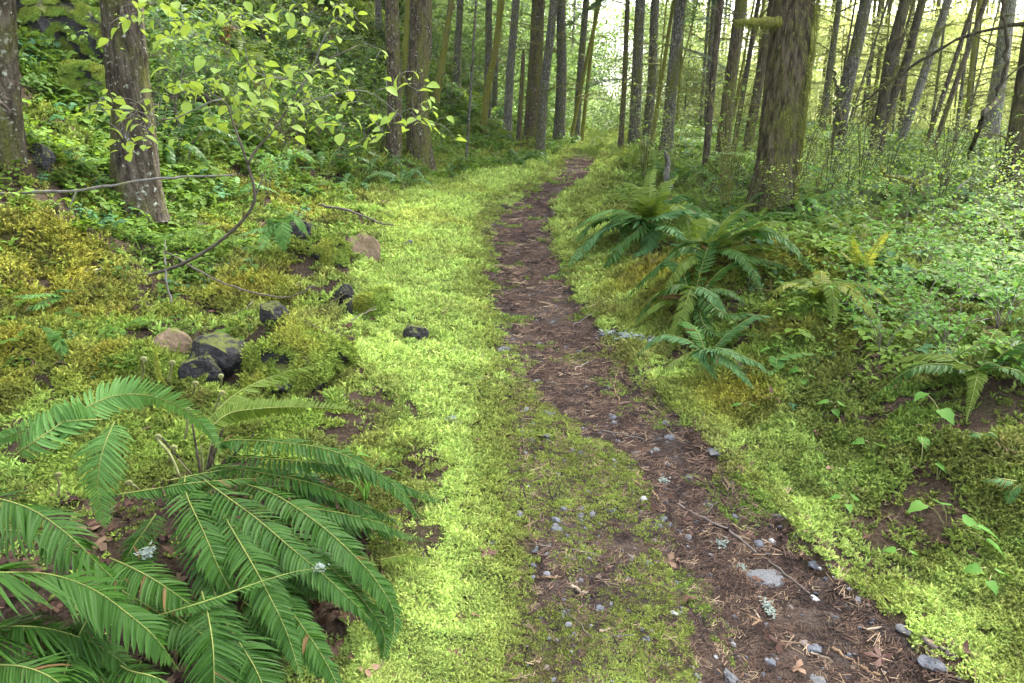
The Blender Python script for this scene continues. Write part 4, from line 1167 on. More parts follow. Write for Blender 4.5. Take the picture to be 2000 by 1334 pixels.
# ------------------------------------------------------------------ trees
def trunk_mesh(name, pts, rad, mat, seg=14, amp=0.06, seed=0, flare=0.5, fl_h=0.5, ridges=0):
    pts = [Vector(p) for p in pts]
    n = len(pts)
    vs = np.zeros((n * seg, 3))
    L = 0.0
    for i, p in enumerate(pts):
        if i: L += (pts[i] - pts[i - 1]).length
        t_ = (pts[min(i + 1, n - 1)] - pts[max(i - 1, 0)]).normalized()
        s = t_.cross(Vector((0, 1, 0.02))).normalized(); q = s.cross(t_)
        a = np.arange(seg) * 2 * math.pi / seg
        rr_ = rad[i] * (1 + flare * math.exp(-L / fl_h) * (0.75 + 0.5 * vnoise(np.cos(a) * 1.6 + 5 + seed, np.sin(a) * 1.6 + seed, seed)))
        nz = fbm(np.cos(a) * 1.2 + L * 0.35 + seed * 3.1, np.sin(a) * 1.2 + L * 0.9, 3, seed) - 0.5
        rr_ = rr_ * (1 + amp * 2.2 * nz)
        if ridges:
            fi = fbm(a * ridges / 6.283 * 2.0 + 0.8 * np.sin(L * 5 + seed), np.full(seg, L * 4.5), 3, seed + 9)
            fi2 = vnoise(np.cos(a) * 9 + 30, np.sin(a) * 9 + L * 6, seed + 3)
            rr_ = rr_ + rad[i] * 0.10 * (np.abs(fi - 0.5) * 2.2 - 0.4) + rad[i] * 0.05 * (fi2 - 0.5)
        vs[i * seg:(i + 1) * seg] = np.array(p)[None] + np.array(s)[None] * (np.cos(a) * rr_)[:, None] + np.array(q)[None] * (np.sin(a) * rr_)[:, None]
    I = np.arange(n * seg).reshape(n, seg); I2 = np.roll(I, -1, 1)
    F = np.stack([I[:-1].ravel(), I2[:-1].ravel(), I2[1:].ravel(), I[1:].ravel()], 1)
    return quick_mesh(name, vs, F, mat, True)

def branch_mesh(seed, L, mat, sub=5, r=0.018, sag=0.12, rise=0.2, kink=0.05, fuzz=False):
    """a bare branch along +X with side twigs"""
    rr = random.Random(seed); b = MB()
    n = 9; pts = []
    for i in range(n):
        f = i / (n - 1)
        pts.append(Vector((L * f, rr.uniform(-1, 1) * kink * L * f, L * (rise * f - sag * 2 * f * f) + rr.uniform(-1, 1) * kink * .5 * L * f)))
    b.tube(pts, [r * (1 - .85 * i / (n - 1)) for i in range(n)], 5)
    for k in range(sub):
        f = rr.uniform(.25, .92); j = int(f * (n - 1)); o = pts[j]
        l = L * rr.uniform(.18, .42) * (1.1 - f * .6); sg = rr.choice((-1, 1))
        d = Vector((rr.uniform(.3, .9), sg * rr.uniform(.4, 1), rr.uniform(-.45, .4))).normalized()
        q = [o, o + d * l * .5 + Vector((0, 0, -.03 * l)), o + d * l + Vector((0, 0, -.15 * l))]
        b.tube(q, [r * .4, r * .3, r * .12], 4)
        for kk in range(2):
            e = q[1].lerp(q[2], rr.random()); d2 = (d + Vector((rr.uniform(-.8, .8), rr.uniform(-.8, .8), rr.uniform(-.5, .3)))).normalized()
            b.tube([e, e + d2 * l * .3], [r * .2, r * .08], 3)
    if fuzz:
        for k in range(int(90 * L)):
            f = rr.random() ** .8; j = min(int(f * (n - 1)), n - 2); o = pts[j].lerp(pts[j + 1], f * (n - 1) - j)
            l = rr.uniform(.02, .07); s = Vector((rr.uniform(-1, 1), rr.uniform(-1, 1), 0)).normalized() * .006
            e = o + Vector((rr.uniform(-.02, .02), rr.uniform(-.02, .02), -l))
            b.add([o - s, o + s, e], [(0, 1, 2)])
    return b.mesh('branch', mat)

BR = [branch_mesh(i, 1.0, M['twig_mossy'], 6, .014, .10, .25, .05, True) for i in range(5)]
BRD = [branch_mesh(20 + i, 1.0, M['twig'], 5, .012, .1, .15) for i in range(4)]

def bough_mesh(seed, L=1.0):
    """flat drooping conifer spray along +X"""
    rr = random.Random(seed); b = MB(); n = 26
    b.tube([(0, 0, 0), (L * .5, 0, -.02 * L), (L, 0, -.18 * L)], [.012, .008, .002], 4, 1)
    for i in range(n):
        f = .12 + .88 * i / (n - 1); o = Vector((L * f, 0, -.02 * L - .16 * L * max(0, f - .5) * 2 * (f)))
        for sg in (-1, 1):
            l = L * .38 * (1 - .75 * f) * rr.uniform(.6, 1.1) + .03
            d = Vector((.65, sg * .75, rr.uniform(-.25, .05))).normalized()
            m_ = 9
            for k in range(m_):
                g = (k + .5) / m_; c = o + d * l * g + Vector((0, 0, -.12 * l * g * g))
                for s2 in (-1, 1):
                    nd = (d * .6 + Vector((-d.y, d.x, 0)) * s2 * .8 + Vector((0, 0, rr.uniform(-.3, .3)))).normalized()
                    ln = .055 * L * rr.uniform(.7, 1.2); w_ = Vector((-nd.y, nd.x, 0)) * .008 * L
                    b.add([c - w_, c + w_, c + nd * ln], [(0, 1, 2)])
    return b.mesh('bough', [M['needles'], M['twig']], False)
BO = [bough_mesh(i) for i in range(4)]

def leaf_cloud(n, rx, ry, rz, ls, seed, clumps=14, spread=.28, flat_=.6):
    g = np.random.default_rng(seed)
    c = g.normal(0, 1, (clumps, 3)); c /= np.linalg.norm(c, axis=1)[:, None]; c *= (g.random((clumps, 1)) ** .4)
    w_ = g.random(clumps) + .3; w_ /= w_.sum()
    P = c[g.choice(clumps, n, p=w_)] + g.normal(0, spread, (n, 3)) * [1, 1, flat_]
    P = P * [rx, ry, rz]
    nrm = g.normal(0, .55, (n, 3)) + [0, 0, .9]; nrm /= np.linalg.norm(nrm, axis=1)[:, None]
    a = g.normal(0, 1, (n, 3)); a -= nrm * (a * nrm).sum(1)[:, None]; a /= np.linalg.norm(a, axis=1)[:, None]
    b_ = np.cross(nrm, a); s = ls * g.uniform(.6, 1.3, (n, 1))
    V = np.stack([P - a * s * .55, P + b_ * s * .32 + nrm * s * .06, P + a * s * .55 - nrm * s * .12, P - b_ * s * .32 + nrm * s * .06], 1).reshape(-1, 3)
    return V, np.arange(n * 4).reshape(n, 4)

def crown_mesh(seed, kind):
    if kind == 'needle':
        g = np.random.default_rng(seed); Vs = []; n = 2600
        hz = g.random(n) ** .8; ang = g.integers(0, 60, n) * 2.39996 + g.normal(0, .12, n)
        rad = (1 - hz) * .9 * (.25 + .75 * g.random(n)) + .1
        P = np.stack([np.cos(ang) * rad, np.sin(ang) * rad, hz * 4 - .35 * rad], 1)
        d = np.stack([np.cos(ang + g.normal(0, .6, n)), np.sin(ang + g.normal(0, .6, n)), g.normal(-.25, .2, n)], 1)
        s = np.cross(d, g.normal(0, .25, (n, 3)) + [0, 0, 1]); s /= np.linalg.norm(s, axis=1)[:, None]
        l = g.uniform(.12, .28, (n, 1))
        V = np.stack([P, P + d * l * .5 + s * l * .22, P + d * l, P + d * l * .5 - s * l * .22], 1).reshape(-1, 3)
        return quick_mesh('crown', V, np.arange(n * 4).reshape(n, 4), M['needles'])
    V, F = leaf_cloud(2600, 1, 1, 1, .10, seed, 22, .24)
    return quick_mesh('crown', V, F, M['far_leaf'])
CR_N = [crown_mesh(i, 'needle') for i in range(3)]
CR_L = [crown_mesh(10 + i, 'leaf') for i in range(3)]

def tree(label, base, u_top, wpx, mat, height_=15.0, cat='tree', name='conifer_tree', group=None, branches=(), boughs=0, seg=14, bend=None, taper=.35, seed=0, crown='needle',
         ridges=0, rings=40, flare=.45, crown_at=.62, v_top=0, amp=.05, crown_s=1.0):
    rr = random.Random(seed * 7 + 3)
    P0 = Vector(base); P0.z -= .12
    s = pxsize(P0)
    T = onY(u_top, v_top, P0.y)
    d = (T - P0); dl = d.length
    k = height_ / max(d.z, .5)
    if k < 1: k = 1.0
    top = P0 + d * k
    ctrl = [Vector((0, 0, 0))]
    if bend:
        for (f, ub) in bend:     # f of the visible length, pixel offset sideways
            ctrl.append(d * f + Vector((ub * s, 0, 0)))
        ctrl += [d, d * (1 + (k - 1) * .5), d * k]
    else:
        ctrl += [d * .5 + Vector((rr.uniform(-.2, .2) * wpx * s, rr.uniform(-.2, .2) * wpx * s, 0)), d, d * (1 + (k - 1) * .5), d * k]
    pts = catmull(ctrl, rings)
    # closer rings near the ground, where the picture looks
    tt = np.linspace(0, 1, rings) ** 1.5
    full = catmull(ctrl, 200); pts = [full[min(199, int(q * 199))] for q in tt]
    keep = [pts[0]]
    for q in pts[1:]:
        if (q - keep[-1]).length > 1e-3: keep.append(q)
    pts = keep
    H_ = (pts[-1] - pts[0]).length
    r0 = wpx * s / 2
    rad = [r0 * (1 - (1 - taper) * ((q - pts[0]).length / H_)) for q in pts]
    root = thing(name, label, cat, P0, 0, group)
    me = trunk_mesh('trunk', pts, rad, mat, seg, amp, seed, flare, max(.3, r0 * 2), ridges)
    link('trunk', me, root)
    for (f, az, L, kind) in branches:
        o = d * f
        m_ = (BR if kind == 'm' else BRD)[rr.randrange(4)]
        link('branch', m_, root, o, (rr.uniform(-.3, .3), rr.uniform(-.25, .15), az), L)
    for q in range(boughs):
        f = rr.uniform(.35, 1.25); o = d * f
        link('bough', rr.choice(BO), root, o, (rr.uniform(-.2, .2), rr.uniform(-.05, .3), rr.uniform(0, 6.28)), rr.uniform(.8, 1.9) * min(1.3, .6 + s * 40))
    if crown:
        cz = d * (k * crown_at)
        hh = height_ * (1 - crown_at) / 4 * 1.1
        if crown == 'needle': link('crown', rr.choice(CR_N), root, cz, (0, 0, rr.uniform(0, 6.28)), (crown_s * 1.9, crown_s * 1.9, hh))
        else: link('crown', rr.choice(CR_L), root, d * k, (0, 0, rr.uniform(0, 6.28)), (2.0 * crown_s, 2.0 * crown_s, 2.2 * crown_s))
    return root

def rb(n, seed, kind='m', lo=.25, hi=1.05, L=(.5, 1.4)):
    q = random.Random(seed)
    return [(q.uniform(lo, hi), q.uniform(0, 6.28), q.uniform(*L), kind) for _ in range(n)]

# near trunks
tree('dark trunk cut by the left picture edge beside the mossy slope', at(2, 290), -4, 56, M['bark_big'], 13, seed=1, seg=36, ridges=12, rings=90, branches=[(.45, -1.0, .6, 'd')])
T2 = tree('thick grey brown fissured trunk on the left slope behind the sapling leaves', at(262, 398), 237, 74, M['bark_big'], 14, seed=2, seg=72, ridges=22, rings=200, flare=.6, branches=rb(5, 61, 'd', .35, .95, (.15, .4)))
T3 = tree('slimmer left trunk of the twin brown trunks above the left ferns', at(768, 318), 765, 29, M['bark_brown'], 16, seed=3, seg=28, ridges=10, rings=90, branches=rb(3, 31, 'm', .6, 1.0, (.4, .8)))
T4 = tree('stouter right trunk of the twin brown trunks above the left ferns', at(822, 322), 823, 44, M['bark_brown'], 17, seed=4, seg=36, ridges=14, rings=110)
T5 = tree('great mossy trunk with a stub branch right of the path', at(1500, 424), 1553, 76, M['bark_mossy'], 15, seed=5, seg=80, ridges=20, rings=220, flare=.32, branches=rb(5, 62, 'm', .4, 1.0, (.2, .5)), bend=[(.3, 4), (.6, 2)], amp=.06)

# mossy stub, scar and hanging moss on the great trunk
def local(root, u, v, dy=0.0):
    return onY(u, v, root.location.y + dy) - root.location
b = MB()
s5 = pxsize(T5.location)
st = catmull([local(T5, 1530, 44, -.05), local(T5, 1490, 44, -.12), local(T5, 1455, 43, -.16), local(T5, 1434, 41, -.18)], 14)
b.tube(st, [11 * s5 * (1 - .88 * (i / 13) ** 1.2) * (1 + .25 * math.sin(i * 2.1)) for i in range(14)], 10)
sb = b.obj('branch', M['bark_olive'], T5)
q = random.Random(3); b = MB()
for k in range(420):
    j = q.randrange(0, 13); c = st[j].lerp(st[j + 1], q.random()); a = q.uniform(0, 6.28); r_ = 10 * s5 * (1 - .86 * (j / 13) ** 1.2)
    o = c + Vector((0, math.cos(a) * r_, math.sin(a) * r_)); e = o + Vector((q.uniform(-.02, .02), math.cos(a) * .03, math.sin(a) * .02 - q.uniform(.01, .05)))
    w_ = Vector((.005, 0, .002)); b.add([o - w_, o + w_, e], [(0, 1, 2)])
b.obj('moss', M['moss_strand'], sb, False)['kind'] = 'stuff'
b = MB()
d5 = local(T5, 1553, 0)
for k in range(3300):
    f = q.random() * 1.35; a = q.gauss(.1, .62) if q.random() < .86 else q.uniform(0, 6.28)
    c = d5 * f; r0 = 42 * s5 * (1 - .06 * f) * (1 + .18 * math.exp(-f * 3))
    o = c + Vector((math.cos(a) * r0 * 1.0, -math.sin(a) * r0, 0)); l = q.uniform(.04, .22) * (1.2 if abs(a) < .9 else .5)
    e = o + Vector((math.cos(a) * q.uniform(.0, .03), -math.sin(a) * .015, -l)); t_ = Vector((-math.sin(a), -math.cos(a), 0)) * q.uniform(.002, .0055)
    mdl = o.lerp(e, .5) + Vector((math.cos(a) * .02, -math.sin(a) * .02, 0))
    b.add([o - t_, o + t_, mdl + t_ * .9, mdl - t_ * .9, e], [(0, 1, 2, 3), (3, 2, 4)])
b.obj('hanging_moss', M['moss_strand'], T5, False)['kind'] = 'stuff'

# the rest, each placed by the distance it stands at:  label, u base, distance, u at the top, width px, bark, extras
TREES = [
    ('faint grey trunk high on the bank left of the twin trunks', 740, 24, 738, 13, 'bark_grey', dict(branches=rb(3, 1, 'd'))),
    ('thin mossy stem tight against the left of the stouter twin trunk', 788, 20, 796, 10, 'bark_olive', dict()),
    ('dark mossy stem leaning right just beyond the stouter twin trunk', 848, 21, 882, 13, 'bark_olive', dict(branches=rb(4, 2))),
    ('straight grey trunk with a dark base up on the shady bank', 893, 27, 899, 15, 'bark_grey', dict(branches=rb(5, 3))),
    ('thin pole stem standing in front of the shady bank', 908, 15, 930, 5, 'bark_grey', dict(branches=rb(3, 4, 'd', .5, 1, (.2, .5)))),
    ('grey trunk just behind the leaning mossy trunk', 950, 25, 955, 15, 'bark_grey', dict(branches=rb(5, 5))),
    ('olive moss covered trunk leaning right above the left bank', 940, 22, 980, 14, 'bark_olive', dict(branches=rb(4, 6), bend=[(.4, -3), (.7, 2)])),
    ('slim grey trunk right of the leaning mossy trunk', 964, 29, 976, 11, 'bark_grey', dict(branches=rb(4, 7))),
    ('pale grey trunk standing left of the broken snag', 990, 26, 1008, 17, 'bark_pale', dict(branches=rb(6, 8))),
    ('stout olive tinted trunk left of the path where it disappears', 1036, 24, 1052, 30, 'bark_brown', dict(seg=24, ridges=8, rings=80, branches=rb(10, 9, 'm', .3, 1.05, (.7, 1.6)))),
    ('grey trunk leaning right with its foot at the left path edge', 1053, 20, 1082, 18, 'bark_grey', dict(branches=rb(8, 10, 'm', .3, 1.05, (.6, 1.5)))),
    ('dark straight trunk behind the leaning grey trunk at the path', 1090, 26, 1096, 22, 'bark_grey', dict(branches=rb(10, 11, 'm', .3, 1.1, (.8, 1.8)))),
    ('thin mossy stem slanting right across the path end', 1112, 27, 1172, 8, 'bark_olive', dict(branches=rb(4, 12))),
    ('grey trunk with many mossy dead branches over the path end', 1124, 29, 1145, 15, 'bark_grey', dict(branches=rb(14, 13, 'm', .2, 1.1, (.8, 2.0)))),
    ('slanting dark twin stem crossing the branchy grey trunk', 1135, 30, 1166, 8, 'bark_olive', dict(branches=rb(5, 14))),
    ('slim brown trunk first on the right of the path end', 1211, 21, 1226, 11, 'bark_brown', dict(branches=rb(8, 15, 'm', .3, 1.05, (.5, 1.2)))),
    ('grey trunk second on the right of the path end', 1238, 21, 1251, 22, 'bark_grey', dict(branches=rb(7, 16, 'm', .3, 1.05, (.5, 1.2)), boughs=2)),
    ('grey trunk close behind the second trunk right of the path', 1262, 24, 1280, 19, 'bark_grey', dict(branches=rb(6, 17))),
    ('thin mossy stem leaning between the two grey right hand trunks', 1268, 19, 1316, 8, 'bark_olive', dict(branches=rb(4, 18))),
    ('grey trunk with a leafy green bough right of the path', 1300, 18, 1329, 24, 'bark_grey', dict(branches=rb(8, 19, 'm', .4, 1.05, (.5, 1.2)), boughs=5)),
    ('thin dark pole trunk with its base in ferns left of the mossy trunks', 1376, 12, 1407, 13, 'bark_dark', dict(branches=rb(6, 20, 'd', .3, 1, (.3, .8)))),
    ('olive mossy trunk with orange moss at its foot', 1407, 15, 1448, 25, 'bark_mossy', dict(branches=rb(7, 21, 'm', .4, 1.05, (.4, 1.0)), seg=22, rings=70)),
    ('thin mossy stem between the olive trunk and the great trunk', 1428, 17, 1482, 10, 'bark_dark', dict(branches=rb(5, 22))),
    ('brown leaning trunk partly hidden by the great mossy trunk', 1455, 17, 1510, 19, 'bark_mossy', dict(branches=rb(6, 23))),
    ('dark trunk with short broken branch stubs right of the great trunk', 1628, 16, 1692, 24, 'bark_grey', dict(branches=rb(9, 24, 'd', .3, 1.0, (.25, .55)))),
    ('left one of two dark mossy trunks leaning right', 1690, 14, 1768, 22, 'bark_dark', dict(branches=rb(6, 25, 'm', .5, 1.05, (.4, 1.0)), bend=[(.35, 5), (.7, -3)])),
    ('right one of two dark mossy trunks leaning right', 1708, 14, 1802, 16, 'bark_dark', dict(branches=rb(5, 26, 'm', .5, 1.05, (.4, 1.0)), bend=[(.35, -6), (.7, 3)])),
    ('pale leaning trunk behind the two dark leaning trunks', 1752, 20, 1852, 16, 'bark_pale', dict(branches=rb(4, 27))),
    ('left stem of a slim brown pair leaning over the right brush', 1795, 17, 1905, 9, 'bark_brown', dict(branches=rb(4, 28))),
    ('right stem of a slim brown pair leaning over the right brush', 1812, 17, 1926, 10, 'bark_brown', dict(branches=rb(4, 29))),
    ('wide pale grey trunk far back near the right edge', 1925, 24, 1972, 30, 'bark_pale', dict(branches=rb(4, 30))),
    ('mossy trunk standing at the right picture edge', 1975, 10, 2030, 40, 'bark_mossy', dict(branches=rb(4, 32), seg=28, rings=80)),
]
for i, (lab, ub, Yd, ut, wpx, mt, kw) in enumerate(TREES):
    kw = dict(kw); kw.setdefault('seg', 14); kw.setdefault('rings', 46)
    nm = 'mossy_tree' if 'mossy' in lab or 'olive' in lab else 'conifer_tree'
    tree(lab, atY(ub, Yd), ut, wpx, M[mt], 12 + (i * 37 % 50) / 10, seed=40 + i, name=nm, **kw)

# broken snag
p = atY(1012, 22); s = pxsize(p)
root = thing('tree_snag', 'short broken dead trunk standing among the trunks left of the path', 'tree', p)
tp = onY(1023, 95, p.y) - p
pts = [tp * (i / 12) + Vector((0, 0, -.1 if i == 0 else 0)) for i in range(13)]
link('trunk', trunk_mesh('trunk', pts, [5.5 * s * (1 - .35 * i / 12) if i < 12 else .01 for i in range(13)], M['bark_brown'], 12, .1, 77, .3, .4), root)
# short grey stump post in the brush by the path bend
p = at(1308, 385); s = pxsize(p)
root = thing('tree_snag', 'thin pale rotten stub standing behind the fern at the bend', 'tree', p)
tp = onY(1300, 296, p.y) - p
pts = [tp * (i / 10) + Vector((.02 * math.sin(i), 0, -.1 if i == 0 else 0)) for i in range(11)]
link('trunk', trunk_mesh('trunk', pts, [7 * s * (1 - .4 * i / 10) if i < 10 else .01 for i in range(11)], M['bark_pale'], 10, .16, 78, .3, .3), root)

# background trunks nothing tells apart
rr = random.Random(11)
for i in range(78):
    u = rr.uniform(880, 2080) if rr.random() < .8 else rr.uniform(560, 900)
    Yd = rr.uniform(26, 62)
    p = atY(u, Yd)
    bl, wl, cl, cr, br = [float(q[0]) for q in edges(np.array([Yd]))]
    if bl - .3 < p.x < br + .3: continue
    wpx = rr.uniform(.14, .34) / pxsize(p)
    tree('slim grey trunk deep in the forest behind the nearer trunks', p, u + (u - 1000) * .045 + rr.uniform(-12, 16), wpx, M[rr.choice(['bark_grey', 'bark_grey', 'bark_pale', 'bark_brown', 'bark_olive'])],
         rr.uniform(12, 17), seed=200 + i, seg=8, rings=14, group='background trunks in the forest',
         branches=rb(rr.randint(6, 11), i, 'm', .2, 1.0, (.8, 2.4)), boughs=rr.choice((0, 0, 2, 4)) if u < 1500 else 0, crown='needle' if u < 1080 else 'leaf', crown_at=.62, crown_s=.6)

for i in range(70):
    u = rr.uniform(1130, 2060); Yd = rr.uniform(17, 48); p = atY(u, Yd)
    br = float(edges(np.array([Yd]))[4][0])
    if p.x < br + .3: continue
    tree('slender bare stem leaning among the thicker trunks on the right', p, u + (u - 1000) * .07 + rr.uniform(-30, 60), rr.uniform(.05, .12) / pxsize(p), M[rr.choice(['bark_olive', 'bark_brown', 'bark_grey', 'bark_olive'])],
         rr.uniform(8, 12), seed=400 + i, seg=7, rings=12, group='slender stems on the right', name='young_tree', branches=rb(rr.randint(4, 8), 500 + i, 'm', .25, 1.0, (.5, 1.6)), crown='leaf', crown_s=.6)

# ------------------------------------------------------------------ the lime leaved sapling at the left
sap_base = at(268, 530)
sap = thing('sapling', 'slender crooked sapling with fresh lime green leaves in front of the thick left trunk', 'sapling', sap_base)
def SL(u, v, Y): return onY(u, v, Y) - sap_base
Yb = sap_base.y
stem = catmull([Vector((0, 0, -.05)), SL(340, 522, Yb - .25), SL(400, 492, Yb - .5), SL(455, 450, Yb - .7), SL(492, 405, Yb - .85), SL(497, 372, Yb - .9), SL(484, 322, Yb - .95)], 40)
b = MB(); b.tube(stem, [.0125 - .005 * i / 39 for i in range(40)], 9); b.obj('stem', M['twig'], sap)
fork1 = catmull([stem[-1], SL(470, 280, Yb - 1.0), SL(455, 240, Yb - 1.0), SL(440, 200, Yb - 1.05), SL(400, 185, Yb - 1.1), SL(345, 225, Yb - 1.1)], 22)
fork2 = catmull([stem[-1], SL(500, 292, Yb - .95), SL(528, 262, Yb - .95), SL(562, 212, Yb - .95), SL(590, 168, Yb - .95), SL(620, 128, Yb - .9), SL(700, 88, Yb - .8)], 26)
b = MB(); b.tube(fork1, [.0068 - .005 * i / 21 for i in range(22)], 7); b.obj('branch', M['twig'], sap)
b = MB(); b.tube(fork2, [.0072 - .005 * i / 25 for i in range(26)], 7); b.obj('branch', M['twig'], sap)
side = [catmull([fork2[12], SL(650, 185, Yb - .9), SL(720, 180, Yb - .85), SL(790, 232, Yb - .8)], 12), catmull([fork2[17], SL(540, 150, Yb - 1.0), SL(490, 135, Yb - 1.05), SL(470, 60, Yb - 1.1), SL(420, 20, Yb - 1.1)], 14),
        catmull([fork1[12], SL(420, 195, Yb - 1.2), SL(330, 235, Yb - 1.2), SL(260, 215, Yb - 1.2), SL(160, 215, Yb - 1.1)], 12),
        catmull([stem[30], SL(515, 340, Yb - .9), SL(508, 300 + 45, Yb - .9)], 5), catmull([side_ for side_ in (fork2[20], SL(640, 60, Yb - .9), SL(690, 20, Yb - .9))], 8)]
for c in side:
    b = MB(); b.tube(c, [.0045 - .003 * i / (len(c) - 1) for i in range(len(c))], 5); b.obj('branch', M['twig_grey'], sap)
LF1 = [(770,20),(830,30),(790,40),(815,95),(730,115),(770,100),(625,155),(655,160),(910,130),(940,70),(1000,90),(1050,80),(1030,120),(1060,140),(1020,160),(1115,165),(1160,130),(1190,145),(1060,30),(1130,30),(970,225),(1235,275),(1140,300),(1180,290),(1300,80),(1260,70),(1330,100),(1350,130),(1400,120),(1470,110),(1500,100),(1540,120),(1580,140),(1610,70),(1700,90),(1745,140),(1660,165),(1890,190),(1880,40),(1920,25),(1990,80),(1940,20),(950,480),(1010,450),(1060,460),(1090,470),(1040,500),(1080,510),(1060,540),(1040,570),(1150,450),(1190,470),(1240,465),(1340,510),(1310,540),(850,510),(640,550),(590,560),(540,575),(490,590),(440,610),(780,580),(750,610),(890,595),(740,670),(780,650),(620,715),(870,670),(910,690),(820,720),(1020,805),(970,775),(700,815),(750,810),(800,810),(840,830),(1190,600),(1210,610),(1180,660),(1220,690),(1280,685),(1350,570),(1390,590),(1380,640),(1420,610),(1450,560),(1490,550),(1530,540),(1570,560),(1540,670),(1500,690),(1520,730),(1560,760),(1590,750),(1640,570),(1690,590),(1740,600),(1770,650),(1720,710),(1760,710),(1830,690),(1880,700),(1570,450),(1600,460),(1640,440),(1660,460),(1720,480),(1690,410),(1740,395),(1480,360),(1380,370),(1310,340),(1460,475),(1400,450),(1500,440),(1530,405),(1610,360),(1820,390),(1870,335),(1900,490),(1940,500)]
LF2 = [(140,80),(30,30),(70,40),(30,180),(270,280),(280,440),(380,480),(420,470),(525,480),(450,400),(450,610),(470,660),(350,630),(40,500),(410,720),(560,620),(640,650),(620,740),(500,690),(30,690),(80,580),(180,580),(250,710),(310,720),(200,770),(250,790),(120,660)]
LP = [(a * .35, c * .35) for a, c in LF1] + [(650 + a * .35, c * .35) for a, c in LF2]
leaf_meshes = []
for k in range(4):
    q = random.Random(k)
    vs, fs = leaf_geo(1.0, .66 + .08 * (k % 2), .30, .18 + .2 * (k % 3), 8, shape='ovate', teeth=.09)
    b = MB(); b.add(vs, fs); b.tube([(-.28, 0, .06), (-.1, 0, .02), (0, 0, 0)], .018, 4)
    leaf_meshes.append(b.mesh('leaf', M['lime_leaf'], True))
q = random.Random(8)
nodes_ = [p_ for c in [fork1, fork2] + side for p_ in c] + stem[24:]
tw = MB(); pend = []
for (u, v) in LP:
    p_ = SL(u, v, Yb - q.uniform(.75, 1.25)); pend.append(p_)
    for _k in range(q.choice((1, 1, 2, 2))): pend.append(p_ + Vector((q.uniform(-.08, .08), q.uniform(-.10, .10), q.uniform(-.06, .06))))
pend = [p_ for p_ in pend if abs(p_.x) < 9][:]
q.shuffle(pend); pend = pend[:285]
done = list(nodes_)
import heapq
left_ = set(range(len(pend)))
best = {i: min(((pend[i] - n_).length, j) for j, n_ in enumerate(done)) for i in left_}
while left_:
    i = min(left_, key=lambda k_: best[k_][0]); dist, j = best[i]
    o = done[j]; p_ = pend[i]
    mid_ = o.lerp(p_, .5) + Vector((q.uniform(-.03, .03), q.uniform(-.03, .03), .10 * dist))
    tw = MB()
    if dist > .02: tw.tube(catmull([o, mid_, p_], 5), [.0019, .0017, .0015, .0013, .0011], 4)
    if dist > .02: tw.obj('twig', M['twig_grey'], sap)
    left_.discard(i); done.append(p_)
    for k_ in left_:
        dd = (pend[k_] - p_).length * 1.15
        if dd < best[k_][0]: best[k_] = (dd, len(done) - 1)
    d = (p_ - o); az = math.atan2(d.y, d.x) + q.uniform(-.9, .9)
    L = q.uniform(.036, .080)
    lo = link('leaf', leaf_meshes[q.randrange(4)], sap, p_, (q.uniform(-.7, .7), q.uniform(-.25, .8), az), L)

fo = MB()
for p_ in done[len(nodes_):]:
    for z_ in range(q.choice((0, 1, 1, 2))):
        L = q.uniform(.018, .042); vs, fs = leaf_geo(L, L * .66, .3, .3, 3)
        mt = Matrix.Translation(p_ + Vector((q.uniform(-.06, .06), q.uniform(-.08, .08), q.uniform(-.05, .04)))) @ Euler((q.uniform(-.7, .7), q.uniform(-.3, .8), q.uniform(0, 6.28))).to_matrix().to_4x4()
        fo.add([mt @ v_ for v_ in vs], fs)
fo.obj('small_leaves', M['lime_leaf'], sap)['kind'] = 'stuff'

# ------------------------------------------------------------------ shrubs
def shrub_parts(seed, mat, nst=6, h=1.0, leaf=.055, nl=90, tw_mat=None):
    q = random.Random(seed); st_ = MB(); fo = MB()
    for s_ in range(nst):
        a = q.uniform(0, 6.28); ln = q.uniform(.15, .55); hh = h * q.uniform(.6, 1.1)
        P = [Vector((q.uniform(-.05, .05), q.uniform(-.05, .05), -.03)), Vector((math.cos(a) * ln * .3, math.sin(a) * ln * .3, hh * .45)), Vector((math.cos(a) * ln, math.sin(a) * ln, hh * .85)), Vector((math.cos(a) * ln * 1.6, math.sin(a) * ln * 1.6, hh))]
        c = catmull(P, 14); st_.tube(c, [.0045 * (1 - .75 * i / 13) for i in range(14)], 5)
        for k in range(nl // nst):
            j = q.randrange(4, 13); o = c[j].lerp(c[j + 1 if j < 13 else 13], q.random())
            e = o + Vector((q.uniform(-1, 1), q.uniform(-1, 1), q.uniform(-.3, .6))) * .16 * h
            if k % 3 == 0: st_.tube([o, e], [.0022, .0012], 3, cap=False)
            for z_ in range(2):
                L = leaf * q.uniform(.6, 1.3); vs, fs = leaf_geo(L, L * .62, .2, .25, 2, shape='ovate')
                mt = Matrix.Translation(e + Vector((q.uniform(-.03, .03), q.uniform(-.03, .03), q.uniform(-.02, .02)))) @ Euler((q.uniform(-.5, .5), q.uniform(-.3, .6), q.uniform(0, 6.28))).to_matrix().to_4x4()
                fo.add([mt @ v_ for v_ in vs], fs)
    return st_.mesh('stem', tw_mat or M['twig']), fo.mesh('foliage', mat, True)
SH = [shrub_parts(1, M['shrub_leaf']), shrub_parts(2, M['shrub_leaf'], 7, 1.1, .05, 130), shrub_parts(3, M['herb_leaf'], 6, .7, .05, 120), shrub_parts(4, M['lime_leaf'], 5, 1.2, .05, 70, M['twig_grey']), shrub_parts(5, M['herb_leaf'], 8, .6, .055, 150), shrub_parts(6, M['lime_leaf'], 11, 1.5, .05, 44, M['bark_dark']), shrub_parts(7, M['shrub_leaf'], 9, 1.7, .05, 36, M['twig_mossy'])]
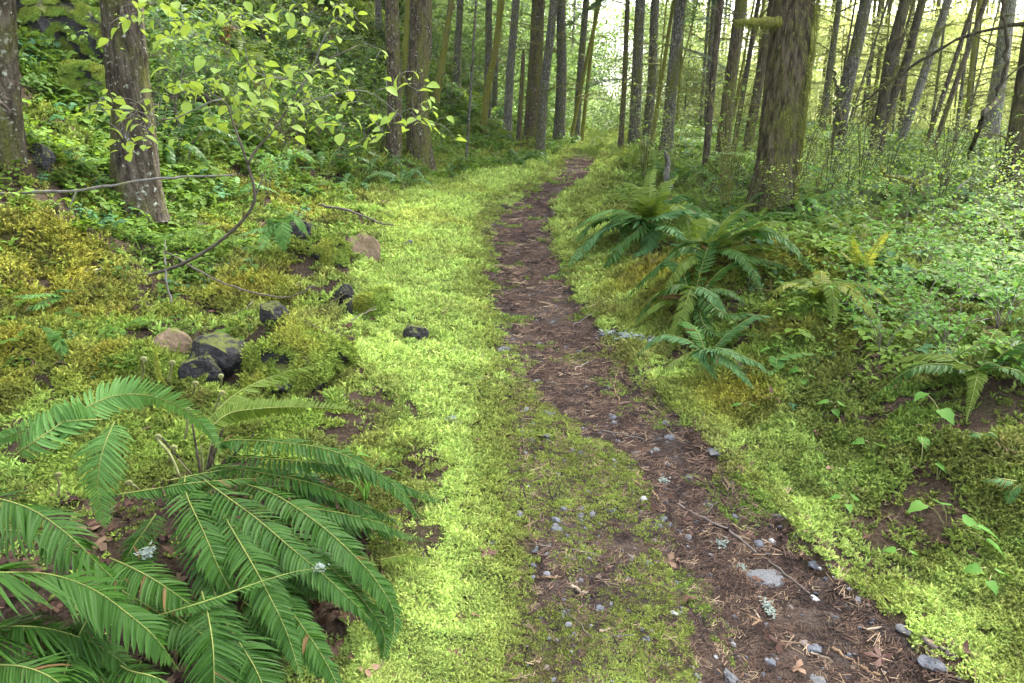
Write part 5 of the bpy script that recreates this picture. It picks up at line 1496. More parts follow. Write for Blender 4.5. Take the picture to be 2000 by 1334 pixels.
def put_shrub(p, k, s, label, group=None, name='leafy_shrub', rz=0.0):
    s = s * (.82 if p.x > 1 else 1.0)
    r_ = thing(name, label, 'shrub', p, rz, group); r_.scale = (s, s, s)
    link('stem', SH[k][0], r_); link('foliage', SH[k][1], r_)
for i, (u, v, k, s, lab) in enumerate([
    (1700, 620, 2, .60, 'low spreading green shrub on the golden mound right of the path'),
    (1790, 640, 4, .75, 'bushy blue green herb patch in the middle of the right slope'),
    (1860, 690, 4, .70, 'leafy green shrub beside the red brown hollow on the right'),
    (1720, 700, 2, .6, 'small leafy shrub below the golden mound above dark moss'),
    (1880, 600, 2, .85, 'loose green shrub near the right edge above the hollow'),
    (1800, 540, 1, .6, 'feathery lime shrub behind the blue green herb patch'),
    (1950, 560, 1, .7, 'green shrub at the right edge below the fallen twigs'),
    (1820, 480, 0, .9, 'pale green shrub under the V shaped mossy stems'),
    (1700, 460, 3, .7, 'lime shrub right of the great mossy trunk'),
    (1620, 450, 0, .7, 'light green shrub close right of the great trunk foot'),
    (1900, 430, 3, .9, 'tall lime shrub under the slanting bare stem'),
    (1980, 430, 0, 1., 'lime leaved shrub in front of the trunk at the right edge'),
    (1760, 390, 3, .8, 'airy lime shrub in front of the two dark leaning trunks'),
    (1840, 360, 3, .9, 'tall airy lime shrub behind the V shaped mossy stems'),
    (1640, 360, 3, .8, 'yellow green shrub between the great trunk and the dark leaning trunks'),
    (590, 300, 0, 1.1, 'bright green shrub on the slope behind the sapling fork'),
    (660, 290, 3, 1.1, 'lime shrub on the slope left of the twin trunks'),
    (520, 380, 2, .8, 'low green shrub on the lower left slope behind the sapling'),
    (360, 330, 2, 1.0, 'green shrub on the slope right of the thick left trunk'),
    (880, 230, 1, 1.6, 'bright bush on the bank right of the twin trunks'),
    (1590, 330, 3, .9, 'lime shrub leaning against the right side of the great mossy trunk'),
    (1680, 300, 1, 1.0, 'thick lime brush at the feet of the dark leaning trunks'),
    (1770, 300, 3, 1.0, 'lime brush just right of the two dark leaning trunks'),
    (1850, 300, 1, 1.1, 'thick green brush below the slim brown pair of stems'),
    (1920, 340, 3, 1.0, 'lime brush below the crooked dark stem'),
    (1650, 410, 4, 1.0, 'low fresh green shrub between great trunk and V shaped stems'),
    (1740, 440, 4, 1.0, 'low fresh green shrub left of the V shaped stems'),
    (1900, 500, 4, 1.0, 'low fresh green shrub below the grey twig bundle'),
    (1980, 500, 1, .8, 'leafy green shrub cut by the right edge under the bare twigs'),
    (1700, 520, 4, .8, 'low fresh green herb bush beside the ladder fronded fern'),
    (1840, 740, 4, .6, 'small green herb bush above the toothed leaves'),
    (1960, 640, 4, .8, 'green herb bush at the right edge beside the hollow'),
    (1260, 270, 3, .9, 'pale shrub in front of the grey trunks right of the path end'),
    (1340, 290, 3, .8, 'airy shrub right of the grey trunk with the leafy bough')]):
    put_shrub(at(u, v), k, s, lab, rz=i * 1.7)
rr = random.Random(23); cnt = 0
for tries in range(900):
    if rr.random() < .72: u = rr.uniform(1180, 2100); v = rr.uniform(225, 440)
    else: u = rr.uniform(150, 900); v = rr.uniform(60, 330)
    p = at(u, v)
    if p.y < 7 or p.y > 34: continue
    bl, wl, cl, cr, br = [float(q_[0]) for q_ in edges(np.array([p.y]))]
    if bl - .5 < p.x < br + .4: continue
    rt = p.x > br
    if rt and u < 1480 and rr.random() < .72: continue
    put_shrub(p, rr.choice([0, 1, 3, 3]) if rt else rr.choice([0, 1, 2]), rr.uniform(.45, .95) if rt else rr.uniform(.7, 1.3), 'thin leafy shrub in the brush between the trunks on the right' if rt else 'thin leafy shrub growing on the left hillside',
              'leafy shrubs right of the path' if rt else 'leafy shrubs on the left hillside', rz=rr.uniform(0, 6.28))
    cnt += 1
    if cnt >= 150: break

rr = random.Random(77); cnt = 0
for tries in range(200):
    u = rr.uniform(1540, 2060) if rr.random() < .7 else rr.uniform(1190, 1480); v = rr.uniform(285, 430); p = at(u, v)
    br = float(edges(np.array([p.y]))[4][0])
    if p.y < 6.5 or p.y > 26 or p.x < br + .5: continue
    put_shrub(p, rr.choice([5, 5, 6]), rr.uniform(.8, 1.35), 'bare twiggy shrub', 'bare twiggy shrubs right of the path', 'twiggy_shrub', rr.uniform(0, 6.28)); cnt += 1
    if cnt >= 34: break

# broad leaved plants near the right foreground
def broad_plant(u, v, leaves, label, mat='herb_leaf', shape='heart'):
    base = at(u, v); root = thing('broadleaf_plant', label, 'plant', base)
    for (lu, lv, h, Lpx, az) in leaves:
        p_ = at(lu, lv, h) - base; L = Lpx * pxsize(base)
        b = MB(); b.tube(catmull([Vector((0, 0, -.01)), p_ * .5 + Vector((0, 0, .02)), p_], 6), .0018, 4); b.obj('stem', M['fiddle'], root)
        vs, fs = leaf_geo(L, L * .8, .22, .2, 6, shape=shape, teeth=.09); b = MB(); b.add(vs, fs)
        o = b.obj('leaf', M[mat], root); o.scale = (.8,) * 3; o.location = p_; o.rotation_euler = (random.uniform(-.3, .3), .25, R(az))
broad_plant(1800, 905, [(1800, 855, .07, 42, -95)], 'single toothed pale leaf standing in dark moss on the right')
broad_plant(1845, 830, [(1808, 768, .12, 40, 200), (1838, 800, .08, 48, -80)], 'two toothed leaves hanging over moss on the right slope')
broad_plant(1830, 940, [(1828, 905, .06, 34, -60), (1840, 915, .05, 30, 20)], 'small pair of blue green leaves in moss at lower right')
broad_plant(1850, 1035, [(1805, 985, .12, 45, 190), (1840, 985, .13, 55, 60), (1880, 1015, .11, 48, -20), (1912, 1030, .09, 50, -30), (1925, 1055, .06, 46, -50)], 'sprawling plant with five pale green leaves at lower right')
broad_plant(1520, 690, [(1505, 680, .08, 30, 180), (1530, 690, .07, 34, 0), (1518, 675, .09, 26, 80)], 'bright lime leaves above the drooping fern on the right')
broad_plant(1568, 735, [(1560, 722, .06, 26, 170), (1582, 735, .05, 26, -10), (1568, 742, .04, 22, -90)], 'lime three leaved plant beside the bare soil on the right')
broad_plant(1630, 800, [(1618, 785, .06, 28, 150), (1640, 790, .06, 30, 30), (1630, 800, .04, 24, -90)], 'lime leaved plant below the bare soil on the right')

broad_plant(1700, 880, [(1688, 862, .06, 30, 160), (1712, 868, .05, 32, 10)], 'pair of small leaves in moss above the tan curled leaf')
broad_plant(1655, 985, [(1640, 970, .05, 26, 170), (1665, 972, .05, 28, 20), (1655, 985, .04, 24, -90)], 'lime leaved plant in moss below the tan curled leaf')
broad_plant(1765, 1090, [(1750, 1075, .05, 30, 150), (1780, 1080, .05, 28, 10)], 'small lime plant in moss right of the flat stone')
broad_plant(1935, 1130, [(1915, 1110, .07, 38, 170), (1950, 1118, .06, 40, 10), (1932, 1135, .05, 34, -90)], 'light green plant near the lower right picture edge')
broad_plant(1455, 800, [(1445, 790, .05, 24, 160), (1468, 792, .05, 26, 10)], 'tiny lime plant at the bright moss margin below the drooping fern')
broad_plant(690, 900, [(680, 880, .08, 28, 150), (702, 888, .07, 30, 20), (692, 905, .05, 26, -80)], 'small light green plant between fern tip and bright moss')
fern_thing('sword_fern', 'mid green fern over the dark hollow on the right slope', (1905, 745), [([(1905, 725, .12), (1880, 712, .16), (1850, 722, .10)], 22, 24, 'fern_olive', .3), ([(1908, 725, .12), (1930, 708, .16), (1958, 716, .10)], 22, 24, 'fern', .3)], extra=6, ex_len=.4, ex_mat=('fern', 'fern_olive'))
fern_thing('sword_fern', 'olive fern on the golden mound beside the green herb bushes', (1600, 590), [([(1600, 570, .14), (1575, 552, .2), (1545, 560, .14)], 20, 24, 'fern_olive', .3), ([(1604, 570, .14), (1630, 550, .2), (1660, 560, .12)], 20, 24, 'fern_olive', .3)], extra=6, ex_len=.45, ex_mat=('fern_olive', 'fern_yellow'))

# crooked bare stems on the right, long slanting stem and the fallen branch on the left
def stem_thing(name, label, ctrl, rad, mat, cat, n=24, extra=(), seg=7):
    lift = .009 if cat == 'stick' else 0.0
    if cat == 'stick': rad = (rad[0] * .85, rad[1] * .7)
    W = [at(c[0], c[1], lift) if len(c) == 2 else (onY(c[0], c[1], c[2])) for c in ctrl]
    base = W[0]; root = thing(name, label, cat, base)
    c = catmull([p_ - base for p_ in W], n)
    if cat in ('stick', 'branch', 'stem'):      # wood is never a smooth rod: kinks, knots, broken ends
        kq = random.Random(label); wob_ = rad[0] * (1.0 if cat == 'stick' else .8)
        c = [p_ + Vector((kq.uniform(-1, 1), kq.uniform(-1, 1), kq.uniform(-.6, .6))) * wob_ for p_ in c]
        rads = [(rad[0] + (rad[1] - rad[0]) * i / (n - 1)) * kq.uniform(.72, 1.25) for i in range(n)]
        rads[0] *= .45; rads[-1] *= .3
    else: rads = [rad[0] + (rad[1] - rad[0]) * i / (n - 1) for i in range(n)]
    b = MB(); b.tube(c, rads, seg); b.obj('stem', M[mat], root)
    for e in extra:
        E = [onY(*q_) - base for q_ in e]
        b = MB(); b.tube(catmull(E, 10), [rad[0] * .5 * (1 - .7 * i / 9) for i in range(10)], 5); b.obj('branch', M[mat], root)
    return root
stem_thing('bare_branch', 'long thin brown stem slanting up to the right edge across the leaning trunks', [(1668, 212, 11.5), (1740, 160, 11.2), (1820, 105, 10.9), (1900, 66, 10.6), (2010, 45, 10.3), (2120, 40, 10.0)], (.018, .032), 'bark_dark', 'branch', extra=[[(1760, 146, 11.1), (1800, 150, 11), (1830, 170, 11)], [(1900, 66, 10.6), (1950, 95, 10.5), (1990, 110, 10.4)]])
stem_thing('crooked_stem', 'dark thin crooked stem rising to the top edge at far right', [(1890, 318), (1905, 262, 9.0), (1945, 190, 9.0), (1966, 110, 9.0), (1960, 40, 9.0), (1962, -60, 9.0)], (.035, .02), 'bark_dark', 'stem', extra=[[(1950, 170, 9), (1980, 140, 9), (2010, 120, 9)]])
stem_thing('crooked_stem', 'left arm of V shaped mossy stems in the right brush', [(1835, 450), (1828, 420, 8.2), (1800, 370, 8.2), (1770, 350, 8.2), (1735, 345, 8.3), (1715, 320, 8.4)], (.035, .02), 'bark_olive', 'stem')
stem_thing('crooked_stem', 'right arm of V shaped pale stems in the right brush', [(1840, 448), (1850, 400, 8.3), (1870, 370, 8.4), (1900, 345, 8.5)], (.022, .01), 'twig_grey', 'stem')
stem_thing('crooked_stem', 'bare grey twig bundle slanting right in the right brush', [(1850, 440), (1900, 410, 8.0), (1950, 395, 7.8), (2020, 372, 7.6)], (.026, .015), 'twig', 'stem')
stem_thing('crooked_stem', 'dark upright broken stem between great trunk and leaning trunks', [(1650, 262, 14), (1640, 225, 14), (1632, 180, 14), (1628, 132, 14)], (.075, .02), 'bark_dark', 'stem')
stem_thing('crooked_stem', 'thin dark upright stem under the lime brush on the right', [(1765, 480), (1770, 420, 7.5), (1780, 370, 7.5), (1795, 330, 7.5)], (.014, .008), 'twig', 'stem')
stem_thing('crooked_stem', 'stout dark stem in the brush right of the great trunk', [(1722, 452), (1725, 400, 8.5), (1740, 350, 8.5)], (.03, .02), 'bark_dark', 'stem')
stem_thing('fallen_branch', 'long grey mossy branch lying level across the left slope', [(-60, 379, 4.75), (40, 377, 4.7), (150, 372, 4.65), (230, 360, 4.65), (300, 350, 4.7), (380, 345, 4.8), (470, 340, 4.9)], (.0135, .006), 'twig_grey', 'branch',
           extra=[[(150, 372, 4.65), (140, 395, 4.6), (130, 420, 4.6)]])
stem_thing('fallen_branch', 'pale thin twig leaning upright in the moss left of the dark rocks', [(350, 628), (335, 590, 4.35), (325, 540, 4.4), (322, 490, 4.45), (322, 470, 4.5)], (.009, .004), 'twig_grey', 'branch')
stem_thing('fallen_branch', 'long thin twig arching over moss toward the small dark rocks', [(250, 470, 5.4), (330, 495, 5.1), (400, 535, 4.8), (470, 565, 4.6), (560, 580, 4.5), (620, 555, 4.5)], (.009, .004), 'twig', 'branch')
stem_thing('fallen_branch', 'slim dark twig lying on the left slope by the pale fern', [(620, 400, 7.8), (680, 412, 7.5), (740, 435, 7.2), (770, 440, 7.0)], (.016, .006), 'twig', 'branch')
stem_thing('fallen_branch', 'dark log end slanting over the golden mound on the right', [(1380, 525, 5.6), (1430, 535, 5.5), (1490, 552, 5.35), (1555, 572, 5.2)], (.035, .015), 'bark_dark', 'branch')
stem_thing('fallen_branch', 'short pale twig on the bright moss right of the brown rock', [(672, 532), (700, 528), (740, 522), (768, 516)], (.012, .005), 'wood_chip', 'branch')
stem_thing('fallen_branch', 'grey twig propped among rocks at the foot of the thick left trunk', [(150, 450, 5.6), (190, 410, 5.8), (215, 385, 6.0)], (.014, .008), 'twig_grey', 'branch')
stem_thing('fallen_branch', 'thin upright bare twig in moss at the left', [(120, 550), (112, 510, 4.9), (100, 470, 5.0), (95, 455, 5.0)], (.010, .006), 'twig_grey', 'branch')

# ------------------------------------------------------------------ rocks and stones
def rock(label, u, v, wpx, hpx, mat, seed, name='rock', sink=.40, rz=None, depth=.8):
    p_ = at(u, v + hpx * .35); s = pxsize(p_)
    o = link(name, stone_mesh(name, seed, M[mat], 3, 1.0, .35), None)
    sx = wpx * s / 2 * 1.2; sz = hpx * s / 2 * 1.45
    o.location = p_ + Vector((0, sx * depth * .4, sz * (1 - 2 * sink) * .9)); o.scale = (sx, sx * depth, sz)
    o.rotation_euler = (random.Random(seed).uniform(-.2, .2), random.Random(seed + 1).uniform(-.2, .2), rz if rz is not None else random.Random(seed + 2).uniform(-.6, .6))
    return tag(o, label, 'rock')
rock('angular tan brown rock beside the golden boulder left of the moss', 703, 484, 62, 52, 'rock_brown', 1, rz=.5)
rock('large dark cleft rock face under the mossy boulder behind the big fern', 432, 700, 120, 110, 'rock_dark', 2)
rock('low dark wet stone left of the cleft rock', 388, 722, 70, 50, 'rock_dark', 3)
rock('dull brown rounded rock behind the fern tips', 325, 672, 66, 52, 'rock_brown', 4)
rock('small dark brown rock half sunk in moss near brown leaves', 531, 606, 58, 42, 'rock_dark', 5)
rock('upper dark rock left of the golden hummock', 678, 575, 48, 42, 'rock_dark', 6)
rock('lower dark rock left of the golden hummock', 692, 600, 36, 34, 'rock_dark', 7)
rock('dark rock alone on the bright moss shelf', 812, 648, 46, 34, 'rock_dark', 8, rz=.3)
rock('small grey stone on the bright moss near the brown rock', 795, 478, 28, 22, 'stone_grey', 9)
rock('black shaded rock behind the four fronded fern', 590, 455, 50, 60, 'rock_dark', 10)
rock('dark rock at the upper left under the fallen branch', 75, 300, 50, 44, 'rock_dark', 12)
def boulder(label, u, v, wpx, hpx, seed, col, bare=.30):
    p_ = at(u, v + hpx * .3); s = pxsize(p_); sx, sz = wpx * s / 2, hpx * s / 2
    me = stone_mesh('boulder', seed, M['rock_dark'], 3, 1.0, .8)
    co = np.zeros(len(me.vertices) * 3, np.float32); me.vertices.foreach_get('co', co); co = co.reshape(-1, 3) * [sx, sx * .85, sz]
    me.vertices.foreach_set('co', co.astype(np.float32).ravel()); me.update()
    o = tag(link('boulder', me, None, p_ + Vector((0, sx * .45, sz * .2))), label, 'rock')
    g = np.random.default_rng(seed); nn = 5200 if bare > .2 else 16000
    d = g.normal(0, 1, (nn * 2, 3)); d /= np.linalg.norm(d, axis=1)[:, None]
    d = d[d[:, 2] > -.25 + .25 * g.random(len(d))][:nn]; k_ = len(d)
    # push each point out to the boulder's own surface
    vd = co / np.linalg.norm(co, axis=1)[:, None]; e = d * [sx, sx * .85, sz]; e = e / np.linalg.norm(e, axis=1)[:, None]
    j = np.argmax(e @ vd.T, axis=1); P_ = e * np.linalg.norm(co, axis=1)[j][:, None] * .985
    pt_ = vnoise(P_[:, 0] * 9 + seed, P_[:, 1] * 9 + P_[:, 2] * 7, 3)
    kk = (pt_ > bare) & (g.random(k_) < .3 + 1.2 * sstep(bare, bare + .2, pt_)); P_, d, pt_ = P_[kk], d[kk], pt_[kk]; k_ = len(d)
    ti = (np.array(col)[None] * pt_[:, None] + FRESH[None] * (1 - pt_[:, None])) * g.uniform(.7, 1.3, (k_, 1))
    rt = np.stack([-np.arcsin(np.clip(d[:, 1], -1, 1)) * .8, np.arcsin(np.clip(d[:, 0], -1, 1)) * .8, g.uniform(-.5, .5, k_)], 1)
    m_ = scatter('moss', P_, rt, .026 * g.uniform(.6, 1.4, k_), g.integers(0, 6, k_), ti, tufts, None)
    m_.parent = o
boulder('golden mossy boulder next to the cleft dark rock', 565, 705, 210, 130, 13, GOLD)
boulder('yellow mossy boulder left of the tan brown rock', 642, 492, 80, 84, 14, GOLD * 1.1)
boulder('big golden mossy rock on the bank between the two left trunks', 105, 60, 190, 190, 16, GOLD, .06)
boulder('yellow green mossy rock below the big one between the two left trunks', 155, 165, 130, 110, 17, GOLD, .06)
boulder('low golden mossy hummock stone right of the two dark rocks', 742, 596, 90, 56, 15, GOLD * 1.1)
STONES = [(1086, 1036, 30, 24, 'stone_blue'), (1132, 1008, 24, 18, 'stone_grey'), (1157, 1008, 22, 20, 'stone_blue'), (1176, 1048, 24, 14, 'stone_blue'), (1152, 1095, 18, 18, 'stone_grey'), (1265, 1100, 20, 18, 'stone_blue'),
          (1302, 1055, 20, 16, 'stone_blue'), (1310, 1028, 26, 18, 'stone_blue'), (1300, 956, 24, 18, 'stone_grey'), (1345, 935, 24, 16, 'stone_blue'), (1395, 882, 34, 22, 'stone_grey'), (1305, 828, 24, 20, 'stone_blue'),
          (1315, 855, 30, 18, 'stone_blue'), (1195, 815, 24, 20, 'stone_blue'), (1240, 885, 20, 18, 'stone_grey'), (1205, 902, 22, 12, 'stone_grey'), (1385, 985, 26, 18, 'stone_blue'), (1440, 966, 24, 22, 'stone_blue'),
          (1397, 946, 24, 12, 'stone_blue'), (1440, 1012, 26, 18, 'stone_blue'), (1262, 1250, 20, 20, 'stone_blue'), (1508, 1300, 30, 42, 'stone_blue'), (1590, 1270, 34, 28, 'stone_blue'), (1630, 1205, 28, 20, 'stone_grey'),
          (1660, 1190, 24, 24, 'stone_grey'), (1715, 1210, 40, 22, 'stone_blue'), (1770, 1230, 34, 20, 'stone_grey'), (1825, 1300, 60, 40, 'stone_blue'), (1425, 1325, 36, 44, 'stone_grey'), (1172, 1190, 22, 22, 'stone_blue'),
          (1070, 808, 30, 14, 'stone_blue'), (1070, 855, 24, 18, 'stone_grey'), (1180, 655, 26, 20, 'stone_blue'), (1140, 655, 16, 12, 'stone_grey'), (985, 684, 26, 20, 'stone_grey'), (1015, 1010, 22, 14, 'stone_blue'),
          (1520, 1010, 26, 24, 'stone_grey'), (1590, 1105, 28, 20, 'stone_blue'), (1345, 1015, 20, 18, 'stone_grey'), (1280, 880, 22, 18, 'stone_grey'), (1485, 1065, 26, 22, 'stone_blue'), (1395, 1180, 22, 14, 'stone_grey'), (1600, 1330, 40, 22, 'stone_grey'),
          (1340, 1345, 30, 20, 'stone_grey'), (960, 1058, 24, 14, 'stone_grey'), (1090, 905, 16, 10, 'stone_blue'), (1050, 745, 18, 10, 'stone_blue'), (1225, 1130, 16, 14, 'stone_blue'), (1120, 1225, 16, 14, 'stone_blue')]
for i, (u, v, wx, hx, mt) in enumerate(STONES):
    p_ = at(u, v); s = pxsize(p_)
    lab = {10: 'smooth pale grey stone at the right moss edge of the path', 21: 'upright oval blue grey stone at the bottom of the path', 27: 'flat slate grey stone at the lower right end of the path', 0: 'small blue grey stone in the olive moss left of the tread',
           32: 'blue grey stone by the pale lichen twig at the path edge', 28: 'grey stone cut by the bottom edge left of the tread'}.get(i)
    o = link('pebble', stone_mesh('pebble', 100 + i, M[mt], 3, .7, .55), None, p_ + Vector((0, 0, hx * s * .02)), (0, 0, i * 1.3), (wx * s / 2, wx * s / 2 * .85, hx * s / 2 * .8))
    tag(o, lab or 'small grey pebble embedded in the trodden path', 'stone', None if lab else 'pebbles on the path')
p_ = at(1495, 1130); s = pxsize(p_)
o = link('flat_stone', stone_mesh('flat_stone', 301, M['stone_grey'], 3, .3, .3), None, p_, (0, 0, .2), (42 * s, 34 * s, 32 * s)); tag(o, 'broad flat grey stone with moss patches under the path stick', 'stone')

# ------------------------------------------------------------------ sticks, splinters, dead leaves, lichen
stem_thing('stick', 'long dark stick lying along the lower right of the path', [(1318, 982, 0)[:2], (1360, 1005), (1420, 1035), (1480, 1080), (1540, 1128), (1598, 1170)], (.007, .0045), 'twig', 'stick')
stem_thing('stick', 'straight pale stick near the bottom of the path', [(1624, 1266), (1660, 1288), (1690, 1306), (1718, 1320)], (.006, .005), 'wood_chip', 'stick')
stem_thing('stick', 'thin bent pale stick standing out on the tread beside the right moss', [(1214, 788), (1200, 760), (1203, 735), (1212, 715), (1240, 720)], (.005, .004), 'wood_chip', 'stick')
stem_thing('stick', 'dark chunky stick at the lower right end of the path', [(1800, 1250), (1830, 1265), (1870, 1285)], (.012, .007), 'twig', 'stick')
stem_thing('stick', 'pale broken stick on litter left of the tread', [(1112, 1142), (1132, 1152), (1150, 1162)], (.007, .006), 'wood_pale', 'stick')
stem_thing('stick', 'short pale stick at lower left of the tread', [(1172, 1234), (1190, 1230), (1210, 1225)], (.005, .004), 'wood_pale', 'stick')
stem_thing('stick', 'tan stick at the left margin of the olive moss', [(1046, 1128), (1070, 1127), (1096, 1125)], (.006, .005), 'wood_chip', 'stick')
stem_thing('stick', 'orange brown splinter stick left of the long dark stick', [(1274, 958), (1286, 975), (1298, 993)], (.006, .005), 'wood_chip', 'stick')
def chip_mesh(seed, mat):
    q = random.Random(seed); b = MB(); w_ = q.uniform(.06, .10); t_ = .03
    vs = []
    for xx in (-.5, 0, .5):
        k = w_ * (1 if xx == 0 else q.uniform(.4, .9))
        vs += [(xx, -k, 0), (xx, k, 0), (xx, k * .8, t_ * 2), (xx, -k * .8, t_ * 2)]
    fs = [(0, 1, 2, 3), (11, 10, 9, 8)]
    for r_ in (0, 4):
        for k in range(4): fs.append((r_ + k, r_ + 4 + k, r_ + 4 + (k + 1) % 4, r_ + (k + 1) % 4))
    b.add(vs, fs); return b.mesh('wood_splinter', mat, False)
chips = [chip_mesh(i, M['wood_chip'] if i % 3 else M['wood_pale']) for i in range(6)]
q = random.Random(17); n = 0
while n < 44:
    v = q.uniform(760, 1340); cl, cr = np.interp(v, [r_[0] for r_ in ROWS][::-1], [r_[3] for r_ in ROWS][::-1]), np.interp(v, [r_[0] for r_ in ROWS][::-1], [r_[4] for r_ in ROWS][::-1])
    u = q.uniform(cl - 60, cr); p_ = at(u, v)
    o = link('wood_splinter', chips[n % 6], None, p_ + Vector((0, 0, .008)), (q.uniform(-.15, .15), q.uniform(-.15, .15), q.uniform(0, 3.14)), q.uniform(.02, .06))
    tag(o, 'tan wood splinter lying in the needle litter of the path', 'wood splinter', 'wood splinters on the path'); n += 1
dl = [dead_leaf_mesh(50 + i, M['dead_leaf'], 5) for i in range(3)] + [dead_leaf_mesh(60 + i, M['dead_leaf_tan'], 3) for i in range(2)]
for i, (u, v, px, k, lab) in enumerate([
    (952, 1082, 44, 0, 'dark red brown leaf on bright moss right of the big fern'), (1455, 912, 50, 1, 'purple brown lobed leaf in moss right of the tread'), (1630, 915, 42, 3, 'curled tan leaf on golden moss at right'),
    (1600, 848, 30, 0, 'brown curled leaf standing in moss above the tan leaf'), (1905, 968, 46, 1, 'dark curled leaf cluster in moss near the right edge'), (1520, 775, 60, 2, 'dark leaf heap in the hollow below the drooping fern'),
    (1475, 875, 24, 3, 'small brown leaf at the right moss margin'), (1570, 1010, 30, 1, 'purple grey leaf on the right moss margin'), (1840, 1060, 40, 2, 'dark brown leaf under the five leaved plant'), (890, 1275, 36, 2, 'narrow dark leaf on moss beside the bottom fern frond'),
    (650, 1275, 70, 2, 'large grey purple leaf on soil under the bottom fern'), (720, 1310, 50, 3, 'tan leaf on soil at the bottom below the fern'), (610, 1190, 46, 0, 'brown leaf under the lower fern fronds'), (510, 590, 30, 3, 'light brown leaf beside the small dark rock'),
    (735, 625, 32, 0, 'reddish leaf in moss below the golden hummock'), (1880, 1235, 30, 1, 'brown leaf at the lower right moss edge'), (1500, 765, 40, 0, 'reddish leaf in the hollow beside the fern'), (1560, 1305, 40, 3, 'pale tan leaf at the bottom of the path'),
    (1720, 1285, 60, 1, 'large dull purple leaf flat on the lower right path'), (205, 615, 40, 0, 'reddish leaf in the moss at the left'), (40, 610, 50, 3, 'tan leaf patch in the moss at far left'), (300, 950, 44, 2, 'dark leaf between the two upper fern fronds')]):
    p_ = at(u, v, .015); s = pxsize(p_)
    o = link('dead_leaf', dl[k], None, p_, (q.uniform(-.3, .3), q.uniform(-.3, .3), q.uniform(0, 6.28)), px * s / 2); tag(o, lab, 'leaf')
def lichen(label, u, v, px, h=.01, n=60, elong=1.0, az=0.0):
    p_ = at(u, v, h); s = pxsize(p_) * .62; b = MB(); q = random.Random(int(u))
    for k in range(n):
        a = q.uniform(0, 6.28); c = Vector((q.gauss(0, .3) * elong, q.gauss(0, .3) / elong, q.uniform(0, .2))) * px * s
        d = Vector((math.cos(a), math.sin(a), q.uniform(-.2, .9))).normalized() * px * s * q.uniform(.12, .3)
        t_ = Vector((-d.y, d.x, 0)).normalized() * px * s * .045
        b.add([c - t_, c + t_, c + d * .6 + t_ * 1.6, c + d, c + d * .6 - t_ * 1.6], [(0, 1, 2, 4), (4, 2, 3)])
    o = b.obj('lichen', M['lichen'], None, False); o.location = p_; o.rotation_euler = (0, 0, az); tag(o, label, 'lichen')
lichen('pale grey lichen tuft caught on the big fern fronds', 285, 1082, 46, .26, 90)
lichen('small white lichen tuft hanging on the fern stalk crossing', 628, 1110, 34, .22, 50)
lichen('pale blue lichen covered twig on moss at the right path edge', 1232, 662, 70, .01, 120, 2.2, -.6)
lichen('white lichen tuft in the bright moss near the fern tip', 880, 818, 30, .02, 50)
lichen('pale green lichen on the path below the flat stone', 1500, 1190, 44, .01, 80, .6)
lichen('pale lichen by the long dark stick', 1410, 1062, 34, .01, 60)
lichen('white lichen flake beside a grey stone on the tread', 1297, 940, 34, .01, 50)
lichen('white lichen crumb at the left tread edge', 1450, 1108, 26, .01, 40)

# grass blades beside the big fern
def grass_thing(u, v, label, s_):
    b = MB(); q = random.Random(int(u)); p_ = at(u, v)
    for i in range(14):
        a = q.uniform(0, 6.28); L = s_ * q.uniform(.6, 1.2); d = Vector((math.cos(a), math.sin(a), 0)); w_ = Vector((-d.y, d.x, 0)) * .0035
        P = catmull([Vector((0, 0, 0)), d * .15 * L + Vector((0, 0, .5 * L)), d * .45 * L + Vector((0, 0, .75 * L)), d * .85 * L + Vector((0, 0, .6 * L))], 7)
        vs = []; fs = []
        for k, c in enumerate(P):
            f = 1 - .9 * (k / 6) ** 2; vs += [c - w_ * f, c + w_ * f]
        for k in range(6): fs.append((2 * k, 2 * k + 1, 2 * k + 3, 2 * k + 2))
        b.add(vs, fs)
    o = b.obj('grass_tuft', M['herb_leaf'], None); o.location = p_; tag(o, label, 'grass')
grass_thing(715, 985, 'tuft of long light green grass blades between the big fern fronds', .22)
grass_thing(1222, 400, 'tuft of thin grass at the right path bend', .3)

# ------------------------------------------------------------------ far woods, one mass
rr = random.Random(3)
fr = np.random.default_rng(4)
n = 1000
u = fr.uniform(300, 2300, n); Yd = np.exp(fr.uniform(math.log(30), math.log(95), n))
xs = (u - 1000) / FPX * Yd * cP * 1.02
bl, wl, cl, cr, br = edges(Yd)
ok = (xs < bl - .8) | (xs > br + .8) | (Yd > 44)
ok &= (u < 1150) | (fr.random(len(u)) < .60)
xs, Yd, u = xs[ok], Yd[ok], u[ok]; n = len(xs)
hz = fr.uniform(.0, 1, n) ** 1.3 * (2 + .11 * Yd)
P = np.stack([xs, Yd, height(xs, Yd) + hz], 1)
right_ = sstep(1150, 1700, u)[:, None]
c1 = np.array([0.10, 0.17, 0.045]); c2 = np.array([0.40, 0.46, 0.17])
tint = (c1 * (1 - right_) + c2 * right_) * fr.uniform(.65, 1.3, (n, 1))  # sunlit glow of the right-hand woods put into the leaf colour
clouds = []
for k in range(4):
    V, F = leaf_cloud(900, 1, 1, .7, .085, 40 + k, 16, .3)
    clouds.append(quick_mesh('spray', V, F, M['leaf_i']))
scatter('distant_forest', P, np.stack([fr.normal(0, .15, n), fr.normal(0, .15, n), fr.uniform(0, 6.28, n)], 1), (1.1 + Yd * .022) * fr.uniform(.6, 1.3, n), fr.integers(0, 4, n), tint, clouds, 'pale leafy woods filling the distance behind the trunks')

